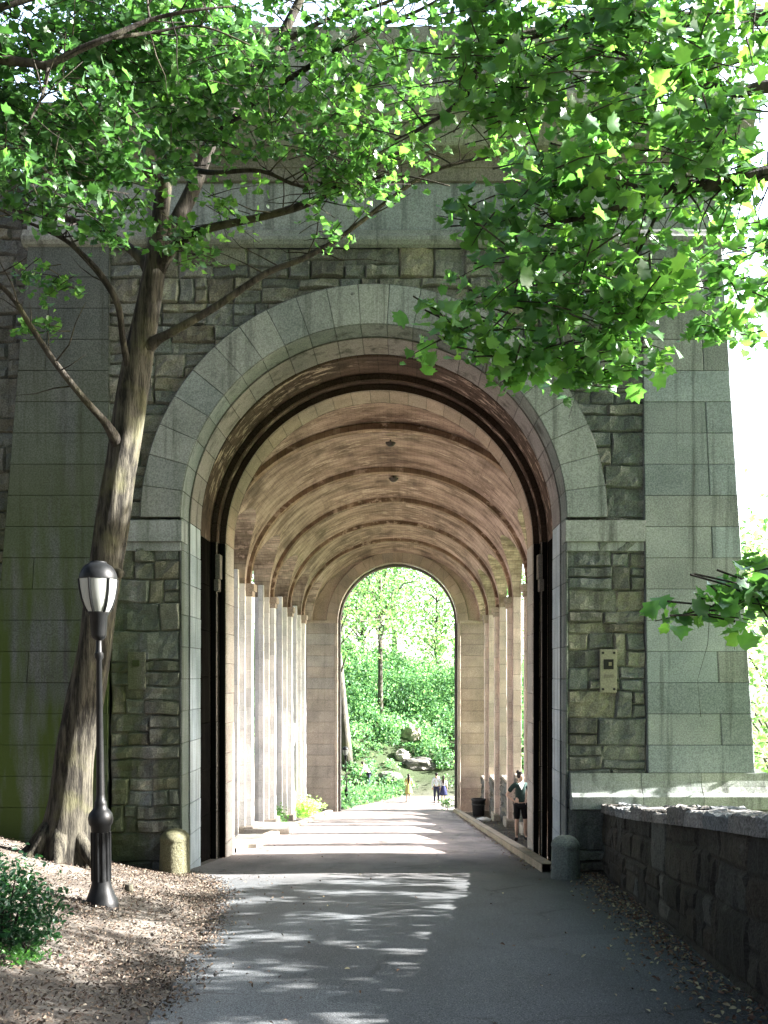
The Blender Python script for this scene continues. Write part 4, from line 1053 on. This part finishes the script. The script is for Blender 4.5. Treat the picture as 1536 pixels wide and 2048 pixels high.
# ------------------------------------------------------------------ litter, twigs, stones
r=np.random.default_rng(8); pts=[]
while len(pts)<24000:
    y=r.uniform(4.2,15.4); e=lerp_tab(XL,y); d=abs(r.normal(0,1.6)) if r.random()<.8 else r.uniform(0,6); x=e+.08+.12*abs(r.normal())-d
    if r.random()<.006: x=e+r.random()*1.3
    if noise.noise(Vector((x*.9,y*.9,2)))+.35*r.normal()<-.3: continue
    pts.append((x,y,max(ground_z(x,y),floor_z(y)+.01)+.02+.02*r.random()))
pts=np.array(pts); cols=np.array([(.16,.10,.06),(.23,.16,.10),(.10,.065,.045),(.32,.25,.17),(.19,.13,.085)])[r.integers(0,5,len(pts))]*r.uniform(.7,1.2,(len(pts),1))
o=leaf_mesh('leaf_litter',pts,r.uniform(.016,.045,len(pts)),cols*np.array((.50,.56,.66)),M['dry'],None,OVAL,up=1.,spread=.45,seed=51,fold=.3); struct(o,'stuff')
pts=[]
while len(pts)<3200:
    m=r.random()
    if m<.42: y=r.uniform(4.5,15.3); x=lerp_tab(XR[:5],y)-.05-abs(r.normal(0,.28))
    elif m<.80: y=r.uniform(15.8,44.5); x=r.uniform(2.5,3.7) if m<.7 else 2.3-abs(r.normal(0,.15))
    else: y=r.uniform(4.5,24); x=r.uniform(lerp_tab(XL,y),lerp_tab(XR,y)); 
    if .8<=m<1 and r.random()<.86: continue
    pts.append((x,y,max(ground_z(x,y),floor_z(y)+.016)+.018))
pts=np.array(pts); cols=np.array([(.14,.08,.05),(.20,.12,.08),(.09,.055,.04),(.34,.30,.18),(.25,.2,.13)])[r.integers(0,5,len(pts))]
o=leaf_mesh('leaf_debris',pts,r.uniform(.022,.06,len(pts)),cols,M['dry'],None,OVAL,up=1.,spread=.4,seed=52,fold=.3); struct(o,'stuff')

def rock(name,loc,rad,lab,cat,col,seed,group=None,sub_=3,mat='rock',amp=.35):
    bm=bmesh.new(); bmesh.ops.create_icosphere(bm,subdivisions=sub_,radius=1)
    for v in bm.verts:
        q=v.co.normalized(); k=1+amp*noise.noise(q*1.3+Vector((seed,0,0)))+amp*.4*noise.noise(q*3.3+Vector((0,seed,0))); k=min(k,1.08)
        v.co=Vector((q.x*rad[0]*k,q.y*rad[1]*k,q.z*rad[2]*k))
    mb=MB(); bm.verts.index_update(); mb.add([tuple(v.co+Vector(loc)) for v in bm.verts],[tuple(v.index for v in f.verts) for f in bm.faces],col); bm.free()
    o=mb.build(name,M[mat]); tag(o,lab,cat,group); return o
p=seat(258,1786,8,14); 
mb=MB(); mb.lathe([(.062,-.1),(.058,.05),(.052,.11),(.048,.115),(.0,.117)],p.x,p.y,p.z,10,(.12,.09,.06)); tag(mb.build('tree_stump',M['bark']),'tiny cut stump on the leaf litter right of the lamp base','stump')
p=seat(202,1830,7,12)
def slab(px0,px1,py0,py1,Y,lab):
    a=P(px0,py1,Y); b=P(px1,py0,Y); mb=MB(); gz=floor_z(Y); n=6
    mb.box(a.x,b.x,Y-.35,Y+.9,gz-.2,b.z,jit((.45,.42,.39),.05),.03); tag(mb.build('kerb_block',M['pale']),lab,'stone block','loose stone blocks at the left piers')
slab(462,520,1681,1697,21.3,'nearest long pale stone block lying at the foot of the left piers')
slab(492,582,1654,1664,26.6,'second long pale stone block farther along the left piers')
HG='rocks on the far hillside'
rock('rock_outcrop',seat(822,1470,55,80),(.7,.7,1.0),'tall pale sunlit rock halfway up the far hillside','rock',(.36,.33,.27),5,HG,amp=.6)
rock('rock_outcrop',seat(805,1512,55,80),(.55,.6,.45),'smaller pale rock directly below the tall one on the hillside','rock',(.33,.31,.28),6,HG,amp=.6)
rock('rock_outcrop',seat(838,1530,55,80),(1.2,.7,.5),'broad dark grey rock ledge above the walkers','rock',(.13,.125,.115),7,HG,amp=.6)
rock('rock_outcrop',seat(776,1556,55,80),(.9,.7,.4),'low grey sloping rock slab between the bending walker and the yellow dress','rock',(.14,.135,.125),8,HG,amp=.6)
rock('rock_outcrop',seat(790,1585,55,80),(.8,.6,.25),'low grey rock at the path edge beside the yellow dress','rock',(.13,.125,.115),9,HG)
mb=MB(); limb(mb,[(880,1500,4),(850,1530,6),(835,1548,7),(815,1575,5)],60.5,6,.1,3); tag(mb.build('fallen_log',M['greybark']),'thin fallen grey log slanting across the hillside rocks','log')

# litter bin and bag behind the kerb
p=P(957,1629,40.); g=floor_z(40.); e=empty('litter_bin',(p.x,40,g),'dark round litter bin standing behind the right kerb','bin')
mb=MB(); mb.lathe([(.24,0),(.26,.04),(.30,.68),(.33,.70),(.33,.76),(.29,.77),(.27,.66),(.0,.1)],p.x,40,g,20,(.03,.03,.032)); mb.build('body',M['plain'],e,True)
mb=MB(); mb.lathe([(.31,.50),(.318,.51),(.32,.55),(.312,.56)],p.x,40,g,20,(.06,.06,.06)); mb.build('hoop',M['iron'],e,True)
p=P(967,1644,34.); g=ground_z(p.x,34)
mb=MB(); bm=bmesh.new(); bmesh.ops.create_icosphere(bm,subdivisions=3,radius=1); bm.verts.index_update()
vs=[]
for v in bm.verts: k=1+.35*noise.noise(v.co*2.2); vs.append((p.x+v.co.x*.26*k,34+v.co.y*.16*k,g+.1+v.co.z*.10*k))
mb.add(vs,[tuple(v.index for v in f.verts) for f in bm.faces],(.8,.8,.78)); bm.free(); tag(mb.build('paper_bag',M['cloth']),'crumpled white paper bag lying behind the right kerb','bag')

# ------------------------------------------------------------------ people
def skin_obj(name,J,E,root,mat,col,parent,levels=2):
    names=list(J); me=bpy.data.meshes.new(name); me.from_pydata([J[n_][0] for n_ in names],[(names.index(a),names.index(b)) for a,b in E],[])
    o=bpy.data.objects.new(name,me); COL.objects.link(o); o.parent=parent
    md=o.modifiers.new('skin','SKIN'); md.use_smooth_shade=True
    for i,n_ in enumerate(names):
        q=me.skin_vertices[0].data[i]; rr=J[n_][1]; q.radius=rr if isinstance(rr,tuple) else (rr,rr); q.use_root=(n_==root)
    s=o.modifiers.new('subdivision','SUBSURF'); s.levels=levels; s.render_levels=levels
    m=mat.copy(); nt=m.node_tree
    for n_ in nt.nodes:
        if n_.type=='ATTRIBUTE':
            rgb=nt.nodes.new('ShaderNodeRGB'); rgb.outputs[0].default_value=(*col,1)
            for l in list(n_.outputs['Color'].links): nt.links.new(rgb.outputs[0],l.to_socket)
    me.materials.append(m); return o
def person(label,base,H,rot,arms,legs=None,skin=(.55,.36,.27),top=(.5,.5,.5),topl='half',bottom=None,bl='shorts',dress=None,hair=(.02,.015,.012),hairlong=0.,bend=0.,bun=False,group=None,headturn=0.,neckline=None,fingers=True,female=False):
    e=empty('person',base,label,'person',group); e.rotation_euler=(0,0,rot); e.scale=(H/1.74,)*3
    sw=.155 if female else .18
    def B(p): # bend the upper body forward about the hips (towards -y)
        if not bend: return p
        x,y,z_=p; 
        if z_<.96: return p
        h=z_-.96; return (x,y*math.cos(bend)-h*math.sin(bend),.96+h*math.cos(bend)+y*math.sin(bend)*-1*0)
    J={'pelvis':((0,0,.96),(.145,.10)),'waist':(B((0,0,1.12)),(.118,.085)),'chest':(B((0,0,1.30)),(.14,.10)),'neckline':(B((0,.005,1.43)),(.095,.075)),'neck':(B((0,.005,1.51)),.052),'jaw':(B((0,-.015,1.575)),(.066,.072)),'skull':(B((0,-.002,1.655)),(.078,.095)),'crown':(B((0,.008,1.72)),(.05,.06))}
    hx,hy=math.sin(headturn)*.1,-math.cos(headturn)*.1
    nz=B((hx,hy,1.61)); J['nose']=(nz,.013)
    E=[('pelvis','waist'),('waist','chest'),('chest','neckline'),('neckline','neck'),('neck','jaw'),('jaw','skull'),('skull','crown'),('jaw','nose')]
    for sx,sn in ((-1,'L'),(1,'R')):
        k,a,t=(legs or {}).get(sn,((sx*.10,-.01,.50),(sx*.10,.02,.085),(sx*.115,-.14,.03)))
        J['hip'+sn]=((sx*.09,0,.90),.092); J['knee'+sn]=(k,.056); J['calf'+sn]=(tuple((Vector(k)*.6+Vector(a)*.4)+Vector((0,.015,0))),.054); J['ank'+sn]=(a,.036); J['toe'+sn]=(t,(.034,.026))
        E+=[('pelvis','hip'+sn),('hip'+sn,'knee'+sn),('knee'+sn,'calf'+sn),('calf'+sn,'ank'+sn),('ank'+sn,'toe'+sn)]
        el,wr=arms[sn]; J['sh'+sn]=(B((sx*sw,0,1.415)),.056); J['el'+sn]=(el,.040); J['wr'+sn]=(wr,.025)
        E+=[('neckline','sh'+sn),('sh'+sn,'el'+sn),('el'+sn,'wr'+sn)]
        d=(Vector(wr)-Vector(el)).normalized(); side=d.cross(Vector((0,1,.2))).normalized()
        pm=Vector(wr)+d*.06; J['palm'+sn]=(tuple(pm),(.038,.018)); E.append(('wr'+sn,'palm'+sn))
        if fingers:
            for f,(o,L) in enumerate(((-.03,.055),(-.011,.072),(.011,.078),(.03,.066))):
                m1=pm+d*.035+side*o; m2=m1+d*L*.55+Vector((0,-.012,0)); m3=m2+d*L*.35+Vector((0,-.022,-.006)); q=[f'f{f}{i}{sn}' for i in range(3)]
                for n_,p_ in zip(q,(m1,m2,m3)): J[n_]=(tuple(p_),.0085)
                E+=[('palm'+sn,q[0]),(q[0],q[1]),(q[1],q[2])]
            m1=pm-side*.045-d*.012; m2=m1+d*.035-side*.014; J['t0'+sn]=(tuple(m1),.010); J['t1'+sn]=(tuple(m2),.0085); E+=[('palm'+sn,'t0'+sn),('t0'+sn,'t1'+sn)]
    body=skin_obj('body',J,E,'pelvis',M['skin'],skin,e)
    def G(n_,g): 
        rr=J[n_][1]; rr=rr if isinstance(rr,tuple) else (rr,rr); return (J[n_][0],(rr[0]+g,rr[1]+g))
    # top
    T={n_:G(n_,.016) for n_ in ('pelvis','waist','chest')}; T['neckline']=G('neckline',.012); TE=[('pelvis','waist'),('waist','chest'),('chest','neckline')]
    T['pelvis']=(J['pelvis'][0],(.155,.115))
    for sn in 'LR':
        a=Vector(J['sh'+sn][0]); b=Vector(J['el'+sn][0]); T['sh'+sn]=G('sh'+sn,.014); TE.append(('neckline','sh'+sn))
        if topl=='long':
            T['el'+sn]=G('el'+sn,.014); T['wr'+sn]=G('wr'+sn,.012); TE+=[('sh'+sn,'el'+sn),('el'+sn,'wr'+sn)]
        else:
            T['sl'+sn]=(tuple(a+(b-a)*(.72 if topl=='half' else .4)),(.064,.064)); TE.append(('sh'+sn,'sl'+sn))
    skin_obj('dress' if dress else 'shirt',T,TE,'waist',M['cloth'],top,e)
    if dress:
        mb=MB(); n=28; V=[];Fs=[]; prof=[(.125,1.13),(.15,1.02),(.18,.9),(.215,.75),(.25,.60),(.262,.52),(.25,.53),(.2,.7)]
        for r_,h in prof:
            for i in range(n): a=2*math.pi*i/n; w=1+.05*math.sin(a*7)*(1.13-h); V.append((r_*w*math.cos(a),r_*w*.8*math.sin(a),h))
        for kk in range(len(prof)-1):
            for i in range(n): Fs.append((kk*n+i,kk*n+(i+1)%n,(kk+1)*n+(i+1)%n,(kk+1)*n+i))
        mb.add(V,Fs,dress); o=mb.build('skirt',M['cloth'],None,True); o.parent=e
    if bottom:
        Q={'pelvis':(J['pelvis'][0],(.158,.112))}; QE=[]
        for sn in 'LR':
            Q['hip'+sn]=G('hip'+sn,.018); k=Vector(J['knee'+sn][0]); h_=Vector(J['hip'+sn][0]); QE.append(('pelvis','hip'+sn))
            if bl=='shorts': Q['hem'+sn]=(tuple(h_+(k-h_)*.97),(.085,.085)); QE.append(('hip'+sn,'hem'+sn))
            else: Q['knee'+sn]=G('knee'+sn,.018); Q['ank'+sn]=G('ank'+sn,.022); QE+=[('hip'+sn,'knee'+sn),('knee'+sn,'ank'+sn)]
        skin_obj('shorts' if bl=='shorts' else 'trousers',Q,QE,'pelvis',M['cloth'],bottom,e)
    # hair: cap over the back and top of the skull
    bm=bmesh.new(); bmesh.ops.create_icosphere(bm,subdivisions=3,radius=1); sk=Vector(J['skull'][0]); mb=MB(); V=[]
    fd=Vector((math.sin(headturn),-math.cos(headturn),0))
    for v in bm.verts:
        q=v.co.copy(); f=q.dot(fd); k=1.
        if f>.35 and q.z<.45: k=.72
        V.append(tuple(sk+Vector((q.x*.092*k,q.y*.108*k,q.z*.098*k+.014))-fd*.012))
    bm.verts.index_update(); mb.add(V,[tuple(v.index for v in f.verts) for f in bm.faces],hair); bm.free()
    if hairlong:
        b=sk-fd*.085; pts=[b+Vector((0,0,.04)),b-fd*.02+Vector((0,0,-.12)),b-fd*.03+Vector((0,0,-.12-hairlong*.5)),b-fd*.02+Vector((0,0,-.12-hairlong))]
        mb.tube(pts,[.075,.08,.07,.03],10,hair)
    if bun:
        bm=bmesh.new(); bmesh.ops.create_icosphere(bm,subdivisions=2,radius=.05); c_=sk-fd*.07+Vector((0,0,.095)); bm.verts.index_update(); mb.add([tuple(v.co+c_) for v in bm.verts],[tuple(v.index for v in f.verts) for f in bm.faces],hair); bm.free()
    o=mb.build('hair',M['hair'],None,True); o.parent=e
    for sx in (-1,1):
        c_=Vector(J['jaw'][0])+Vector((0,0,.055)); rt_=Vector((-fd.y,fd.x,0)); c_=c_+fd*.076+rt_*sx*.03
        mb=MB(); bm=bmesh.new(); bmesh.ops.create_icosphere(bm,subdivisions=1,radius=.011); bm.verts.index_update(); mb.add([tuple(v.co+c_) for v in bm.verts],[tuple(v.index for v in f.verts) for f in bm.faces],(.03,.02,.015)); bm.free()
        o=mb.build('eye',M['hair'],None,True); o.parent=e
    if neckline:
        mb=MB(); mb.add([(-.075,-.085,1.475),(.075,-.085,1.475),(0,-.128,1.30),(-.04,-.118,1.40),(.04,-.118,1.40)],[(0,3,4,1),(3,2,4)],neckline); o=mb.build('neckline',M['cloth'],None); o.parent=e  # white V stands in for overexposed skin at the neck
    # shoes
    for sn in 'LR':
        a=Vector(J['ank'+sn][0]); t=Vector(J['toe'+sn][0]); fo=(t-a); fo.z=0; fo.normalize()
        mb=MB(); mb.tube([a-fo*.06+Vector((0,0,-.045)),a+fo*.02+Vector((0,0,-.04)),t+Vector((0,0,.005)),t+fo*.06],[.03,.046,.044,.02],10,(.03,.028,.028) if bottom else (.6,.55,.45)); o=mb.build('shoe',M['cloth'],None,True); o.parent=e
    return e
relaxed={'L':((-.24,.01,1.14),(-.25,-.05,.90)),'R':((.24,.01,1.14),(.25,-.05,.90))}
YM=24.; mx=(1041-VX)*YM/F
person('person in dark green V-neck top and black shorts, hand on hip behind the right kerb',(mx,YM,ground_z(mx,YM)-.0),1.80,.12,
  {'L':((-.36,.05,1.16),(-.19,-.03,1.02)),'R':((.30,.10,1.16),(.19,-.02,1.03))},skin=(.60,.42,.33),top=(.028,.052,.048),bottom=(.008,.008,.010),bl='shorts',headturn=.9,bun=True,neckline=(.8,.78,.76),
  legs={'L':((-.10,-.01,.50),(-.10,.02,.085),(-.15,-.13,.03)),'R':((.13,.0,.5),(.15,.05,.085),(.18,-.10,.03))})
def at(px,py,y0=46.5): 
    q=seat(px,py,y0,60); return q
q=at(817,1604); 
person('person in pale yellow knee length dress with long dark hair walking beyond the far arch',(q.x,q.y,q.z),56*q.y/F,math.pi+.25,{'L':((-.23,.02,1.16),(-.14,-.14,1.08)),'R':((.23,.02,1.16),(.14,-.14,1.08))},top=(.42,.37,.13),dress=(.42,.37,.14),hairlong=.38,female=True,topl='half',skin=(.5,.33,.25))
q=at(873,1606)
person('person in white shirt and dark blue trousers walking beside a companion beyond the far arch',(q.x,q.y,q.z),60*q.y/F,math.pi-.2,relaxed,top=(.62,.68,.76),topl='long',bottom=(.03,.035,.07),bl='long',legs={'L':((-.10,-.08,.52),(-.10,-.02,.09),(-.11,-.17,.04)),'R':((.10,.02,.5),(.10,.16,.10),(.11,.02,.03))})
q=at(887,1606)
person('person in white top and navy skirt with long dark hair beside the walker in trousers',(q.x,q.y,q.z),54*q.y/F,math.pi-.1,{'L':((-.22,.01,1.14),(-.23,-.05,.92)),'R':((.22,.01,1.14),(.23,-.05,.92))},top=(.75,.74,.74),dress=(.04,.045,.12),hairlong=.36,female=True,skin=(.5,.34,.26))
q=at(738,1577)
person('person in white shirt and dark trousers bending forward among the far plants',(q.x,q.y,q.z),58*q.y/F,-math.pi/2,{'L':((-.2,-.42,1.05),(-.16,-.5,.85)),'R':((.2,-.42,1.05),(.16,-.5,.85))},top=(.80,.80,.82),topl='long',bottom=(.03,.035,.06),bl='long',bend=.62)

# ------------------------------------------------------------------ light, sky, camera
EL,AZ=math.radians(27),math.radians(2.0)
sd=Vector((math.cos(EL)*math.cos(AZ),math.cos(EL)*math.sin(AZ),math.sin(EL)))
L=bpy.data.lights.new('sun','SUN'); L.energy=5; L.angle=math.radians(.55); L.color=(1,.965,.925)
o=bpy.data.objects.new('sun',L); o.rotation_euler=sd.to_track_quat('Z','Y').to_euler(); o.location=(40,0,30); COL.objects.link(o)
w=bpy.data.worlds.new('World'); S.world=w; w.use_nodes=True; nt=w.node_tree
sk=nt.nodes.new('ShaderNodeTexSky'); sk.sky_type='NISHITA'; sk.sun_disc=False; sk.sun_elevation=EL; sk.sun_rotation=math.pi/2-AZ; sk.air_density=1.; sk.dust_density=2.5; sk.ozone_density=1.
bw=nd(nt,'ShaderNodeRGBToBW',{0:sk.outputs[0]}); tc=nd(nt,'ShaderNodeTexCoord'); dv=nd(nt,'ShaderNodeSeparateXYZ',{0:tc.outputs['Generated']})
# thin bright haze over the river side and beyond the arcade, clearer overhead behind the viewer
glow=ramp(nt,math_(nt,'ADD',dv.outputs[1],math_(nt,'MULTIPLY',dv.outputs[0],.5)),-.1,.85,.38,3.2)
hz=mix(nt,1.,mix(nt,.35,sk.outputs[0],bw.outputs[0]),nd(nt,'ShaderNodeCombineXYZ',{0:glow,1:glow,2:glow}).outputs[0],'MULTIPLY')
nt.links.new(hz,nt.nodes['Background'].inputs[0]); nt.nodes['Background'].inputs[1].default_value=.055
S.view_settings.view_transform='Standard'; S.view_settings.look='None'; S.view_settings.exposure=0
S.cycles.film_exposure=11.5
S.cycles.max_bounces=10; S.cycles.diffuse_bounces=6; S.cycles.transmission_bounces=6; S.cycles.use_denoising=True
S.cycles.sample_clamp_indirect=12; S.cycles.caustics_reflective=False; S.cycles.caustics_refractive=False
cam=bpy.data.cameras.new('camera'); cam.sensor_fit='HORIZONTAL'; cam.sensor_width=36; cam.lens=36*F/1536
cam.shift_x=-(VX-768)/1536; cam.shift_y=(VY-1024)/1536; cam.clip_end=2000; cam.clip_start=.05
co=bpy.data.objects.new('camera',cam); co.location=(0,0,EYE); co.rotation_euler=(math.pi/2,0,0); COL.objects.link(co); S.camera=co
